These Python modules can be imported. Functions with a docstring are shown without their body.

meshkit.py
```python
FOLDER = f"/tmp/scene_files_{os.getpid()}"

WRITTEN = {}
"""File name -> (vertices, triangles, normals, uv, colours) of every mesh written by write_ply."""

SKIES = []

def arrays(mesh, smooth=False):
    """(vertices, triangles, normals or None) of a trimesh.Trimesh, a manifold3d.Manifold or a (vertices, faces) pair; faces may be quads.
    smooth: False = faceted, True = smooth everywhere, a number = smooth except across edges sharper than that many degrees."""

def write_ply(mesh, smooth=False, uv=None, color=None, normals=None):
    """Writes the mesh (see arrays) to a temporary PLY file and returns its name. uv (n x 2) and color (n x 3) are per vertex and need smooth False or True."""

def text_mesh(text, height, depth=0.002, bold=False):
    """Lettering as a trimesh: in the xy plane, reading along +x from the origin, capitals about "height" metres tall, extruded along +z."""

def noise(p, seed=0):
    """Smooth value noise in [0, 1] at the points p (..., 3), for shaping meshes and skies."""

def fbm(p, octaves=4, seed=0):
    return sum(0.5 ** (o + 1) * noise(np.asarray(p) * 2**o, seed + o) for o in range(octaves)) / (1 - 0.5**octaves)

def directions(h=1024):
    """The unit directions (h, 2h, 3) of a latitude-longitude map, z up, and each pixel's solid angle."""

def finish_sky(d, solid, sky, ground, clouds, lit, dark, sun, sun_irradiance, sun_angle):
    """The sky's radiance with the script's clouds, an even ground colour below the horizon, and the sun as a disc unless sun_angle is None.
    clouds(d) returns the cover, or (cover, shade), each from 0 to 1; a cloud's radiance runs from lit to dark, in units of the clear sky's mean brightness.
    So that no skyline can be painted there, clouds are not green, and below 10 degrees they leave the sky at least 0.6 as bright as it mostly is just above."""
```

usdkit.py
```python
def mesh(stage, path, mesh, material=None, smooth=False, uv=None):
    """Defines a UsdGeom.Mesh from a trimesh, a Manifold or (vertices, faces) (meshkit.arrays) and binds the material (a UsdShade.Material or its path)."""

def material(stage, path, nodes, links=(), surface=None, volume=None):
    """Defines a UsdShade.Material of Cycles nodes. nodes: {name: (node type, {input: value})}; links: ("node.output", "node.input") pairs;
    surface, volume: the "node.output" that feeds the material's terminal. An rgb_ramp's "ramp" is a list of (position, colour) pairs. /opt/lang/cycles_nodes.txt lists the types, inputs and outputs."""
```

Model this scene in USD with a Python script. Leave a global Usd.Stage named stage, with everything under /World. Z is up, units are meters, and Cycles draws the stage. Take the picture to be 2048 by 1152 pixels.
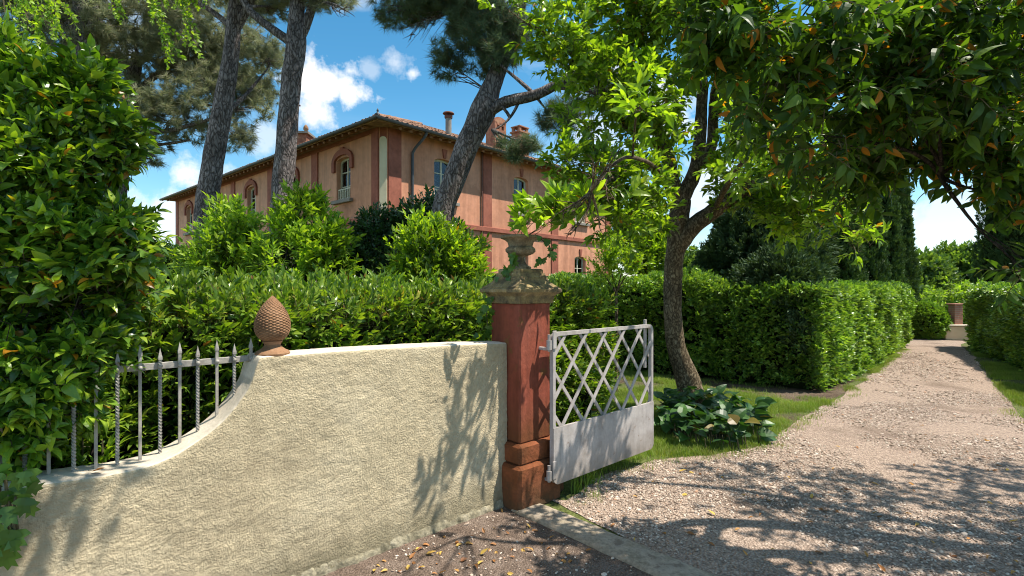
import math
import numpy as np
import trimesh
import shapely
import shapely.geometry as sg
import meshkit
import usdkit
from scipy.spatial.transform import Rotation
from pxr import Gf, Sdf, Usd, UsdGeom, UsdLux, UsdShade, Vt

stage = Usd.Stage.CreateInMemory()
UsdGeom.SetStageUpAxis(stage, "Z")
UsdGeom.SetStageMetersPerUnit(stage, 1.0)
stage.DefinePrim("/World", "Xform")
stage.DefinePrim("/World/Looks", "Scope")

# ------------------------------------------------------------------ camera, sky, sun, exposure
EYE, FPX = 1.7, 1052.0
SUN_AZ, SUN_EL = math.radians(96.0), math.radians(62.0)
EXPOSURE, SKY, SUN = 0.92, 0.125, 1.15

cam = UsdGeom.Camera.Define(stage, "/World/camera")
cam.CreateHorizontalApertureAttr(36.0)
cam.CreateVerticalApertureAttr(20.25)
cam.CreateFocalLengthAttr(36.0 * FPX / 2048)
cam.CreateFStopAttr(0.0)
cam.CreateExposureAttr(EXPOSURE)
cam.AddTranslateOp().Set(Gf.Vec3d(0, 0, EYE))
cam.AddRotateXOp().Set(90.0)

L = "/World/Looks/"


def V(*a):
    return np.array(a, float)


def px_dir(px, py):
    d = V(px - 1024, FPX, 576 - py)
    return d / np.linalg.norm(d)


def make_sky():
    nodes = {
        "tc": ("texture_coordinate", {}),
        "sky": ("sky_texture", {"sky_type": "single_scattering", "sun_disc": False, "sun_elevation": SUN_EL, "sun_rotation": SUN_AZ, "altitude": 300.0, "air_density": 1.0, "aerosol_density": 0.1, "ozone_density": 2.5}),
        "hs": ("hsv", {"saturation": 1.28, "value": 0.82, "hue": 0.482}),
        "sep": ("separate_xyz", {}),
        "zz": ("math", {"math_type": "maximum", "value2": 0.04}),
        "za": ("math", {"math_type": "add", "value2": 0.12}),
        "dx": ("math", {"math_type": "divide"}),
        "dy": ("math", {"math_type": "divide"}),
        "cv": ("combine_xyz", {"z": 3.1}),
        "n1": ("noise_texture", {"scale": 1.5, "detail": 9.0, "roughness": 0.56}),
        "r1": ("rgb_ramp", {"ramp": [(0, (0, 0, 0)), (0.47, (0, 0, 0)), (0.62, (0.85, 0.85, 0.85)), (1, (1, 1, 1))]}),
        "n2": ("noise_texture", {"scale": 13.0, "detail": 9.0, "roughness": 0.62}),
        "hor": ("map_range", {"value": 0, "from_min": 0.0, "from_max": 0.34, "to_min": 0.42, "to_max": 0.0, "clamp": True}),
        "n3": ("noise_texture", {"scale": 5.0, "detail": 7.0, "roughness": 0.55}),
        "str": ("mapping", {"scale": (1.0, 1.0, 3.2)}),
        "r3": ("rgb_ramp", {"ramp": [(0, (0, 0, 0)), (0.4, (0.12, 0.12, 0.12)), (0.62, (1, 1, 1)), (1, (1, 1, 1))]}),
        "h3": ("math", {"math_type": "multiply"}),
        "mx": ("mix", {"mix_type": "mix", "color2": (5.6, 5.5, 5.4)}),
        "bg": ("background_shader", {"strength": SKY}),
    }
    links = [("tc.generated", "sep.vector"), ("sky.color", "hs.color"), ("sep.z", "zz.value1"), ("zz.value", "za.value1"), ("sep.x", "dx.value1"), ("za.value", "dx.value2"),
             ("sep.y", "dy.value1"), ("za.value", "dy.value2"), ("dx.value", "cv.x"), ("dy.value", "cv.y"), ("cv.vector", "n1.vector"), ("n1.fac", "r1.fac"),
             ("tc.generated", "n2.vector"), ("tc.generated", "str.vector"), ("str.vector", "n3.vector"), ("n3.fac", "r3.fac"), ("sep.z", "hor.value"), ("r3.color", "h3.value1"), ("hor.result", "h3.value2")]
    # single cumulus puffs: distance to a direction, made ragged by noise
    prev = "h3.value"
    puffs = [(650, 165, 0.050, 1.0), (700, 190, 0.030, 0.95), (620, 228, 0.036, 0.8), (605, 150, 0.020, 0.6), (793, 126, 0.024, 0.45), (827, 146, 0.012, 0.7), (742, 140, 0.018, 0.3),
             (375, 348, 0.032, 0.8), (425, 345, 0.034, 0.6), (322, 425, 0.065, 0.65), (545, 265, 0.036, 0.45), (1300, 215, 0.06, 0.7), (1240, 120, 0.05, 0.6), (1400, 370, 0.05, 0.6), (1180, 260, 0.05, 0.5), (1850, 470, 0.05, 0.5), (1935, 455, 0.055, 0.45)]
    for i, (px, py, rad, amt) in enumerate(puffs):
        d = px_dir(px, py)
        nodes[f"s{i}"] = ("mix", {"mix_type": "subtract", "fac": 1.0, "color2": tuple(d)})
        nodes[f"q{i}"] = ("mapping", {"mapping_type": "vector", "scale": (1.0, 1.0, 1.25)})
        nodes[f"l{i}"] = ("gradient_texture", {"gradient_type": "spherical"})
        nodes[f"sc{i}"] = ("mapping", {"mapping_type": "vector", "scale": (1 / (2.2 * rad),) * 2 + (1.3 / (2.2 * rad),)})
        nodes[f"vs{i}"] = ("mapping", {"mapping_type": "point", "location": tuple(-np.array(d) * np.array([1, 1, 1.3]) / (2.2 * rad)), "scale": (1 / (2.2 * rad), 1 / (2.2 * rad), 1.3 / (2.2 * rad))})
        for k in ("s", "q", "sc"):
            nodes.pop(f"{k}{i}")
        nodes[f"a{i}"] = ("math", {"math_type": "multiply_add", "value2": 2.6, "value3": -1.3})
        nodes[f"b{i}"] = ("math", {"math_type": "add"})
        nodes[f"c{i}"] = ("map_range", {"from_min": 0.34, "from_max": 0.78, "to_min": 0.0, "to_max": amt, "clamp": True})
        nodes[f"m{i}"] = ("math", {"math_type": "maximum"})
        links += [("tc.generated", f"vs{i}.vector"), (f"vs{i}.vector", f"l{i}.vector"), ("n2.fac", f"a{i}.value1"), (f"a{i}.value", f"b{i}.value1"), (f"l{i}.fac", f"b{i}.value2"),
                  (f"b{i}.value", f"c{i}.value"), (f"c{i}.result", f"m{i}.value1"), (prev, f"m{i}.value2")]
        prev = f"m{i}.value"
    nodes["up"] = ("map_range", {"from_min": 0.30, "from_max": 0.5, "to_min": 0.0, "to_max": 1.0, "clamp": True})
    nodes["r1m"] = ("math", {"math_type": "multiply"})
    nodes["all"] = ("math", {"math_type": "maximum"})
    links += [("sep.z", "up.value"), ("r1.color", "r1m.value1"), ("up.result", "r1m.value2"), ("r1m.value", "all.value1"), (prev, "all.value2"),
              ("hs.color", "mx.color1"), ("all.value", "mx.fac"), ("mx.color", "bg.color")]
    return usdkit.material(stage, L + "sky", nodes, links, surface="bg.background")


dome = UsdLux.DomeLight.Define(stage, "/World/sky")
UsdShade.MaterialBindingAPI.Apply(dome.GetPrim()).Bind(make_sky())
dome.GetPrim().SetCustomDataByKey("kind", "structure")
sun = UsdLux.DistantLight.Define(stage, "/World/sun")
sun.CreateNormalizeAttr(True)
sun.CreateIntensityAttr(SUN)
sun.CreateAngleAttr(0.53)
sun.CreateColorAttr(Gf.Vec3f(1.0, 0.93, 0.82))
SDIR = V(math.cos(SUN_EL) * math.sin(SUN_AZ), math.cos(SUN_EL) * math.cos(SUN_AZ), math.sin(SUN_EL))
sun.AddRotateZOp().Set(math.degrees(-SUN_AZ))
sun.AddRotateXOp().Set(-(90 - math.degrees(SUN_EL)))

# ------------------------------------------------------------------ helpers
used = {}


def num(parent, name):
    k = (parent, name)
    n = used.get(k, 0)
    used[k] = n + 1
    return f"{parent}/{name}" if n == 0 else f"{parent}/{name}_{n:03d}"


def meta(prim, label=None, cat=None, group=None, kind=None):
    p = prim.GetPrim()
    for k, v in (("label", label), ("category", cat), ("group", group), ("kind", kind)):
        if v:
            p.SetCustomDataByKey(k, v)
    return p


def thing(name, label, cat, loc=(0, 0, 0), rotz=0.0, group=None):
    x = UsdGeom.Xform.Define(stage, num("/World", name))
    x.AddTranslateOp().Set(Gf.Vec3d(*map(float, loc)))
    if rotz:
        x.AddRotateZOp().Set(math.degrees(rotz))
    meta(x, label, cat, group)
    ORIGIN[str(x.GetPath())] = np.array(loc, float)
    return str(x.GetPath())


ORIGIN = {}


def part(parent, name, mesh, mat, smooth=False, world=True, label=None, kind=None):
    """mesh given in world coordinates unless world=False; stored relative to the thing's base (things built so are not rotated)."""
    v, f, n = meshkit.arrays(mesh, smooth)
    if world:
        root = "/".join(parent.split("/")[:3])
        v = v - ORIGIN.get(root, 0.0)
    path = num(parent, name)
    m = UsdGeom.Mesh.Define(stage, path)
    m.CreatePointsAttr(Vt.Vec3fArray.FromNumpy(v.astype(np.float32)))
    m.CreateFaceVertexCountsAttr(Vt.IntArray.FromNumpy(np.full(len(f), 3, np.int32)))
    m.CreateFaceVertexIndicesAttr(Vt.IntArray.FromNumpy(f.astype(np.int32).ravel()))
    m.CreateSubdivisionSchemeAttr("none")
    if n is not None:
        m.CreateNormalsAttr(Vt.Vec3fArray.FromNumpy(n.astype(np.float32)))
        m.SetNormalsInterpolation("vertex")
    UsdShade.MaterialBindingAPI.Apply(m.GetPrim()).Bind(mat)
    meta(m, label, kind=kind)
    return path


def instances(path, protos, pos, quat, scale, idx):
    """protos: list of (mesh, material)."""
    pi = UsdGeom.PointInstancer.Define(stage, path)
    paths = []
    for k, pr in enumerate(protos):
        m, mat = pr[:2]
        pp = f"{path}/source_{'abcdefghijkl'[k]}"
        if len(pr) > 2:
            UsdGeom.Xform.Define(stage, pp)
            usdkit.mesh(stage, pp + "/stem", pr[2], pr[3])
            um = usdkit.mesh(stage, pp + "/leaves", m, mat)
        else:
            um = usdkit.mesh(stage, pp, m, mat)
        rnd = getattr(m, "metadata", {}).get("rnd")
        if rnd is not None:
            UsdGeom.PrimvarsAPI(um).CreatePrimvar("rnd", Sdf.ValueTypeNames.FloatArray, "vertex").Set(Vt.FloatArray.FromNumpy(np.asarray(rnd, np.float32)))
        paths.append(pp)
    pi.CreatePrototypesRel().SetTargets(paths)
    pi.CreateProtoIndicesAttr(Vt.IntArray.FromNumpy(np.asarray(idx, np.int32)))
    pi.CreatePositionsAttr(Vt.Vec3fArray.FromNumpy(np.ascontiguousarray(pos, np.float32)))
    pi.CreateOrientationsAttr(Vt.QuathArray.FromNumpy(np.ascontiguousarray(quat, np.float16)))
    sc = np.asarray(scale, np.float32)
    if sc.ndim == 1:
        sc = np.repeat(sc[:, None], 3, 1)
    pi.CreateScalesAttr(Vt.Vec3fArray.FromNumpy(np.ascontiguousarray(sc)))
    return pi


def P(px, py, Y):
    return V((px - 1024) / FPX * Y, Y, EYE - (py - 576) / FPX * Y)


def G(px, py, z=0.0):
    return P(px, py, FPX * (EYE - z) / (py - 576))


def unit(a):
    a = np.asarray(a, float)
    return a / np.maximum(np.linalg.norm(a, axis=-1, keepdims=True), 1e-12)


def frames(x, up):
    """Rotation matrices with the local x axis along x and local z as near to up as it can be."""
    x = unit(x)
    y = unit(np.cross(up, x))
    z = np.cross(x, y)
    return np.stack([x, y, z], -1)


def cat(ms):
    return trimesh.util.concatenate(ms)


def tube(pts, radii, sides=10, rough=0.0, seed=0, cap=True, n=None):
    """A tapered limb along a smooth curve through pts."""
    pts, radii = np.asarray(pts, float), np.asarray(radii, float)
    if n is None:
        n = max(2, int(len(pts) * 4))
    t = np.arange(len(pts))
    tt = np.linspace(0, len(pts) - 1, n)
    if len(pts) > 2:
        from scipy.interpolate import PchipInterpolator
        c, r = PchipInterpolator(t, pts)(tt), PchipInterpolator(t, radii)(tt)
    else:
        c = np.stack([np.interp(tt, t, pts[:, k]) for k in range(3)], 1)
        r = np.interp(tt, t, radii)
    tang = unit(np.gradient(c, axis=0))
    ref = V(0.3, 0.9, 0.15)
    a = unit(np.cross(tang, ref))
    b = np.cross(tang, a)
    th = np.arange(sides) / sides * 2 * np.pi
    ring = a[:, None] * np.cos(th)[None, :, None] + b[:, None] * np.sin(th)[None, :, None]
    rr = np.repeat(r[:, None], sides, 1)
    if rough:
        q = c[:, None] + ring * r[:, None, None]
        k = 1.0 / max(r.max(), 0.01)
        rr = rr * (1 + rough * (meshkit.fbm(q * k * np.array([1.6, 1.6, 0.7]), 3, seed) - 0.5) * 2)
    v = (c[:, None] + ring * rr[..., None]).reshape(-1, 3)
    i, j = np.meshgrid(np.arange(n - 1), np.arange(sides), indexing="ij")
    p0, p1 = i * sides + j, i * sides + (j + 1) % sides
    f = np.concatenate([np.stack([p0, p1, p1 + sides], -1).reshape(-1, 3), np.stack([p0, p1 + sides, p0 + sides], -1).reshape(-1, 3)])
    if cap:
        v = np.vstack([v, c[0], c[-1]])
        k0 = n * sides
        j = np.arange(sides)
        f = np.vstack([f, np.stack([np.full(sides, k0), (j + 1) % sides, j], 1), np.stack([np.full(sides, k0 + 1), (n - 1) * sides + j, (n - 1) * sides + (j + 1) % sides], 1)])
    return trimesh.Trimesh(v, f, process=False)


def lathe(profile, sides=40, centre=(0, 0, 0)):
    m = trimesh.creation.revolve(np.asarray(profile, float), sections=sides)
    m.apply_translation(centre)
    return m


def chamfer_box(x0, x1, y0, y1, z0, z1, c=0.006):
    v = []
    for sx in (0, 1):
        for sy in (0, 1):
            for sz in (0, 1):
                p = V((x0, x1)[sx], (y0, y1)[sy], (z0, z1)[sz])
                s = V(1 - 2 * sx, 1 - 2 * sy, 1 - 2 * sz)
                for k in range(3):
                    w = np.full(3, c)
                    w[k] = 0
                    v.append(p + s * w)
    return trimesh.Trimesh(np.array(v)).convex_hull


def inside(poly, p):
    return shapely.contains_xy(poly, p[:, 0], p[:, 1])


# local frame of the wall, pillar, gate and drive: u along the drive away from the camera, v to the right of it
AZ = math.radians(47.0)
E1, E2 = V(math.sin(AZ), math.cos(AZ), 0), V(math.cos(AZ), -math.sin(AZ), 0)
C0 = V(0.061, 4.03, 0)


def uvz(p):
    """(u, v, z) rows to world."""
    p = np.asarray(p, float)
    return C0 + p[..., :1] * E1 + p[..., 1:2] * E2 + p[..., 2:3] * V(0, 0, 1)


def loc(mesh):
    m = mesh.copy()
    m.vertices = uvz(m.vertices)
    m.invert()
    return m


def u_of(px, v=-0.14):
    k = (px - 1024) / FPX
    a = C0 + v * E2
    return (k * a[1] - a[0]) / (E1[0] - k * E1[1])


def uz(px, py, v=-0.14):
    u = u_of(px, v)
    y = (C0 + v * E2 + u * E1)[1]
    return u, EYE - (py - 576) / FPX * y


def ubox(u0, u1, v0, v1, z0, z1, c=0.006):
    return loc(chamfer_box(u0, u1, v0, v1, z0, z1, c))


# ------------------------------------------------------------------ materials
def tone(path, colours, scale=3.0, detail=6.0, rough=0.85, bump=0.0, bump_scale=40.0, bump_detail=8.0, coat=0.0, spec=0.3, stretch=(1, 1, 1), fine=None, bump_dist=0.01, metallic=0.0, foot=None, spots=None, streak=None):
    """Weathered solid colour: a noise ramp between colours, finer speckle and a bump."""
    n = {"g": ("geometry", {}), "mp": ("mapping", {"scale": stretch}), "n": ("noise_texture", {"scale": scale, "detail": detail, "roughness": 0.62}),
         "r": ("rgb_ramp", {"ramp": [(0.28 + 0.44 * i / max(1, len(colours) - 1), c) for i, c in enumerate(colours)]}),
         "p": ("principled_bsdf", {"roughness": rough, "specular_ior_level": spec, "metallic": metallic})}
    l = [("g.position", "mp.vector"), ("mp.vector", "n.vector"), ("n.fac", "r.fac")]
    out = "r.color"
    if fine:
        n["n2"] = ("noise_texture", {"scale": fine[0], "detail": 4.0, "roughness": 0.7})
        n["f2"] = ("map_range", {"from_min": 0.3, "from_max": 0.7, "to_min": 1 - fine[1], "to_max": 1 + fine[1], "clamp": True})
        n["m2"] = ("mix", {"mix_type": "multiply", "fac": 1.0})
        l += [("g.position", "n2.vector"), ("n2.fac", "f2.value"), (out, "m2.color1"), ("f2.result", "m2.color2")]
        out = "m2.color"
    if foot:  # grime with a ragged edge between two heights
        n["sx"] = ("separate_xyz", {})
        n["nf"] = ("noise_texture", {"scale": 7.0, "detail": 6.0, "roughness": 0.65})
        n["fa"] = ("math", {"math_type": "multiply_add", "value2": foot[3] if len(foot) > 3 else 0.5, "value3": 0.0})
        n["fb"] = ("math", {"math_type": "subtract"})
        n["fm"] = ("map_range", {"from_min": foot[0], "from_max": foot[1], "to_min": 0.85, "to_max": 0.0, "clamp": True})
        n["fx"] = ("mix", {"mix_type": "mix", "color2": foot[2]})
        l += [("g.position", "sx.vector"), ("g.position", "nf.vector"), ("nf.fac", "fa.value1"), ("sx.z", "fb.value1"), ("fa.value", "fb.value2"), ("fb.value", "fm.value"), (out, "fx.color1"), ("fm.result", "fx.fac")]
        out = "fx.color"
    if streak:  # rain runs: noise drawn out downwards
        n["ms"] = ("mapping", {"scale": (streak[0], streak[0], streak[0] * 0.07)})
        n["nk"] = ("noise_texture", {"scale": 1.0, "detail": 7.0, "roughness": 0.65})
        n["fk"] = ("map_range", {"from_min": 0.36, "from_max": 0.6, "to_min": 1 - streak[1], "to_max": 1.04, "clamp": True})
        n["mk"] = ("mix", {"mix_type": "multiply", "fac": 1.0})
        l += [("g.position", "ms.vector"), ("ms.vector", "nk.vector"), ("nk.fac", "fk.value"), (out, "mk.color1"), ("fk.result", "mk.color2")]
        out = "mk.color"
    if spots:
        n["ns"] = ("noise_texture", {"scale": spots[0], "detail": 7.0, "roughness": 0.68})
        n["sm"] = ("map_range", {"from_min": spots[1], "from_max": spots[1] + 0.06, "to_min": 0.0, "to_max": 0.85, "clamp": True})
        n["sp"] = ("mix", {"mix_type": "mix", "color2": spots[2]})
        l += [("g.position", "ns.vector"), ("ns.fac", "sm.value"), (out, "sp.color1"), ("sm.result", "sp.fac")]
        out = "sp.color"
    if bump:
        n["nb"] = ("noise_texture", {"scale": bump_scale, "detail": bump_detail, "roughness": 0.65})
        n["b"] = ("bump", {"strength": bump, "distance": bump_dist})
        l += [("mp.vector", "nb.vector"), ("nb.fac", "b.height"), ("b.normal", "p.normal")]
    l.append((out, "p.base_color"))
    return usdkit.material(stage, L + path, n, l, surface="p.BSDF")


def leaf_mat(path, cols, rough=0.42, trans=0.42, spec=0.45, odd=None, odd_at=0.97, tcol=(1.75, 1.8, 0.42)):
    """Leaf colours run over the leaves at random; light passes through."""
    ramp = [(0.9 * i / (len(cols) - 1) if odd else i / (len(cols) - 1), c) for i, c in enumerate(cols)]
    if odd:
        ramp = [(p * odd_at / 0.9, c) for p, c in ramp] + [(min(odd_at + 0.002, 0.999), odd[0]), (1.0, odd[-1])]
    n = {"g": ("geometry", {}), "at": ("attribute", {"attribute": "rnd"}), "o": ("object_info", {}), "ad": ("math", {"math_type": "add"}), "fr": ("math", {"math_type": "fraction"}),
         "r": ("rgb_ramp", {"ramp": ramp}), "n": ("noise_texture", {"scale": 1.6, "detail": 3.0}), "v": ("map_range", {"from_min": 0.3, "from_max": 0.7, "to_min": 0.72, "to_max": 1.25, "clamp": True}),
         "m": ("mix", {"mix_type": "multiply", "fac": 1.0}), "mt": ("mix", {"mix_type": "multiply", "fac": 1.0, "color2": tcol}),
         "p": ("principled_bsdf", {"roughness": rough, "specular_ior_level": spec}), "t": ("translucent_bsdf", {}), "mc": ("mix_closure", {"fac": trans})}
    l = [("at.fac", "ad.value1"), ("o.random", "ad.value2"), ("ad.value", "fr.value1"), ("fr.value", "r.fac"), ("g.position", "n.vector"), ("n.fac", "v.value"),
         ("r.color", "m.color1"), ("v.result", "m.color2"), ("m.color", "p.base_color"), ("m.color", "mt.color1"), ("mt.color", "t.color"),
         ("p.BSDF", "mc.closure1"), ("t.BSDF", "mc.closure2"), ("mc.closure", "mc.closure")][:-1]
    return usdkit.material(stage, L + path, n, l, surface="mc.closure")


def bark_mat(path, cols, sc=14.0, stretch=(1, 1, 0.38), bump=1.0, dist=0.03, moss=None):
    """Plated bark: dark fissures between plates, mottled with lighter flakes."""
    n = {"g": ("geometry", {}), "mp": ("mapping", {"scale": stretch}), "nw": ("noise_texture", {"scale": sc * 0.5, "detail": 4.0}), "w": ("mix", {"mix_type": "linear_light", "fac": 0.09}),
         "vo": ("voronoi_texture", {"scale": sc, "feature": "distance_to_edge"}), "cr": ("map_range", {"from_min": 0.0, "from_max": 0.22, "to_min": 0.42, "clamp": True}),
         "n": ("noise_texture", {"scale": sc * 2.2, "detail": 9.0, "roughness": 0.75}), "nl": ("noise_texture", {"scale": 2.2, "detail": 5.0}),
         "h": ("math", {"math_type": "multiply"}), "a": ("math", {"math_type": "multiply_add", "value2": 0.9, "value3": 0.0}),
         "r": ("rgb_ramp", {"ramp": [(0.0, cols[0]), (0.22, cols[0]), (0.45, cols[1]), (0.72, cols[2])]}),
         "f": ("map_range", {"from_min": 0.3, "from_max": 0.7, "to_min": 0.65, "to_max": 1.3, "clamp": True}), "m": ("mix", {"mix_type": "multiply", "fac": 1.0}),
         "b": ("bump", {"strength": bump, "distance": dist}), "p": ("principled_bsdf", {"roughness": 0.92, "specular_ior_level": 0.15})}
    l = [("g.position", "mp.vector"), ("mp.vector", "nw.vector"), ("mp.vector", "w.color1"), ("nw.color", "w.color2"), ("w.color", "vo.vector"), ("vo.distance", "cr.value"), ("w.color", "n.vector"),
         ("cr.result", "h.value1"), ("n.fac", "h.value2"), ("h.value", "r.fac"), ("g.position", "nl.vector"), ("nl.fac", "f.value"), ("r.color", "m.color1"), ("f.result", "m.color2"), ("m.color", "p.base_color"),
         ("h.value", "b.height"), ("b.normal", "p.normal")]
    n.pop("a")
    return usdkit.material(stage, L + path, n, l, surface="p.BSDF")


M = {}
M["stucco"] = tone("stucco", [(0.42, 0.34, 0.215), (0.52, 0.43, 0.28), (0.57, 0.485, 0.335)], 1.6, 9, 0.93, 1.0, 85, 8, fine=(30, 0.13), bump_dist=0.014, foot=(-0.26, 0.06, (0.19, 0.165, 0.10), 0.55), spots=(3.2, 0.62, (0.33, 0.28, 0.185)), streak=(9.0, 0.07))
M["coping"] = tone("coping", [(0.46, 0.40, 0.31), (0.55, 0.48, 0.38), (0.60, 0.54, 0.44)], 5, 7, 0.9, 0.3, 60, 6, fine=(60, 0.1))
M["footing"] = tone("footing", [(0.09, 0.08, 0.05), (0.24, 0.21, 0.14), (0.38, 0.335, 0.24)], 14, 9, 0.95, 1.0, 45, 9, fine=(50, 0.3))
M["red"] = tone("red_plaster", [(0.125, 0.040, 0.014), (0.235, 0.056, 0.030), (0.31, 0.088, 0.056)], 3.2, 9, 0.85, 0.5, 55, 8, fine=(30, 0.16), stretch=(1, 1, 0.5), foot=(0.45, 0.75, (0.13, 0.045, 0.014), 0.2), spots=(6, 0.61, (0.16, 0.075, 0.022)), streak=(16.0, 0.3))
M["plinth"] = tone("plinth_plaster", [(0.07, 0.028, 0.010), (0.165, 0.052, 0.017), (0.23, 0.07, 0.03)], 6, 9, 0.9, 0.6, 45, 8, fine=(30, 0.22), foot=(-0.25, 0.06, (0.055, 0.04, 0.02), 0.4), spots=(9, 0.64, (0.06, 0.04, 0.02)))
M["stone"] = tone("mossy_stone", [(0.055, 0.042, 0.025), (0.16, 0.118, 0.065), (0.27, 0.195, 0.085), (0.32, 0.26, 0.17)], 11, 9, 0.95, 0.9, 60, 9, fine=(70, 0.3))
M["urn"] = tone("urn_stone", [(0.07, 0.055, 0.038), (0.22, 0.165, 0.10), (0.36, 0.29, 0.20)], 13, 9, 0.95, 0.9, 70, 9, fine=(90, 0.3))
M["terracotta"] = tone("terracotta", [(0.14, 0.07, 0.037), (0.26, 0.14, 0.072), (0.32, 0.185, 0.105)], 12, 8, 0.9, 0.4, 120, 6, fine=(90, 0.15), spots=(16, 0.62, (0.10, 0.07, 0.045)))
M["gate"] = tone("gate_paint", [(0.27, 0.24, 0.22), (0.40, 0.365, 0.345), (0.46, 0.425, 0.405)], 6, 9, 0.55, 0.15, 60, 6, fine=(40, 0.09), spec=0.4, spots=(16, 0.635, (0.15, 0.08, 0.045)), streak=(20.0, 0.14), foot=(-0.05, 0.22, (0.20, 0.165, 0.13), 0.3))
M["iron"] = tone("fence_paint", [(0.18, 0.16, 0.135), (0.30, 0.275, 0.24), (0.36, 0.33, 0.29)], 16, 8, 0.5, 0.2, 90, 6, spec=0.45, spots=(30, 0.63, (0.12, 0.06, 0.03)))
M["concrete"] = tone("kerb_concrete", [(0.17, 0.14, 0.09), (0.31, 0.255, 0.19), (0.40, 0.34, 0.265)], 5, 9, 0.95, 0.6, 60, 9, fine=(40, 0.25), spots=(5, 0.56, (0.15, 0.11, 0.08)))
M["facade_shade"] = tone("salmon_render", [(0.42, 0.195, 0.11), (0.56, 0.275, 0.165), (0.61, 0.32, 0.205)], 0.7, 9, 0.92, 0.12, 14, 8, stretch=(1, 1, 0.4), fine=(4, 0.12), spots=(0.9, 0.60, (0.43, 0.21, 0.125)), streak=(3.0, 0.2))
M["facade_sun"] = tone("pink_render", [(0.42, 0.18, 0.10), (0.55, 0.255, 0.155), (0.61, 0.30, 0.19)], 0.7, 9, 0.92, 0.12, 14, 8, stretch=(1, 1, 0.35), fine=(4, 0.14), spots=(0.8, 0.58, (0.42, 0.19, 0.115)), streak=(3.0, 0.22))
M["trim"] = tone("dark_red_trim", [(0.20, 0.066, 0.042), (0.28, 0.092, 0.058), (0.33, 0.12, 0.08)], 1.5, 8, 0.9, 0.1, 20, 6, fine=(9, 0.14))
M["cream"] = tone("cream_strip", [(0.60, 0.50, 0.33), (0.72, 0.62, 0.43)], 1.5, 7, 0.9)
M["winwood"] = tone("window_paint", [(0.42, 0.40, 0.29), (0.52, 0.50, 0.38)], 8, 5, 0.6)
M["sill"] = tone("window_sill_stone", [(0.16, 0.14, 0.12), (0.24, 0.22, 0.19)], 6, 6, 0.9)
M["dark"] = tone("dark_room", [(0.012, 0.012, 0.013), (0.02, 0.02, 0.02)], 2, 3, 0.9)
M["eave_wood"] = tone("eave_timber", [(0.16, 0.075, 0.035), (0.26, 0.13, 0.06)], 4, 6, 0.85)
M["soffit"] = tone("soffit_tile", [(0.24, 0.14, 0.065), (0.33, 0.20, 0.095)], 5, 6, 0.9, 0.4, 20, 4)
M["gutter"] = tone("gutter_metal", [(0.025, 0.028, 0.03), (0.05, 0.055, 0.06)], 6, 5, 0.45, spec=0.5)
M["rooftile"] = tone("roof_clay", [(0.11, 0.06, 0.038), (0.22, 0.12, 0.075), (0.32, 0.20, 0.135)], 3.5, 9, 0.92, 0.4, 25, 6, fine=(9, 0.3))
M["chimney"] = tone("chimney_brick", [(0.14, 0.06, 0.04), (0.30, 0.125, 0.075), (0.36, 0.22, 0.13)], 3, 8, 0.95, 0.6, 18, 8, fine=(16, 0.2))
M["rust"] = tone("rusty_metal", [(0.08, 0.035, 0.025), (0.16, 0.07, 0.05)], 8, 6, 0.8)
M["brick"] = tone("brick_red", [(0.30, 0.135, 0.085), (0.42, 0.21, 0.14)], 5, 6, 0.95, 0.5, 30, 6)
M["mortar"] = tone("mortar_grey", [(0.32, 0.29, 0.25), (0.42, 0.38, 0.33)], 5, 6, 0.95)
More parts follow.
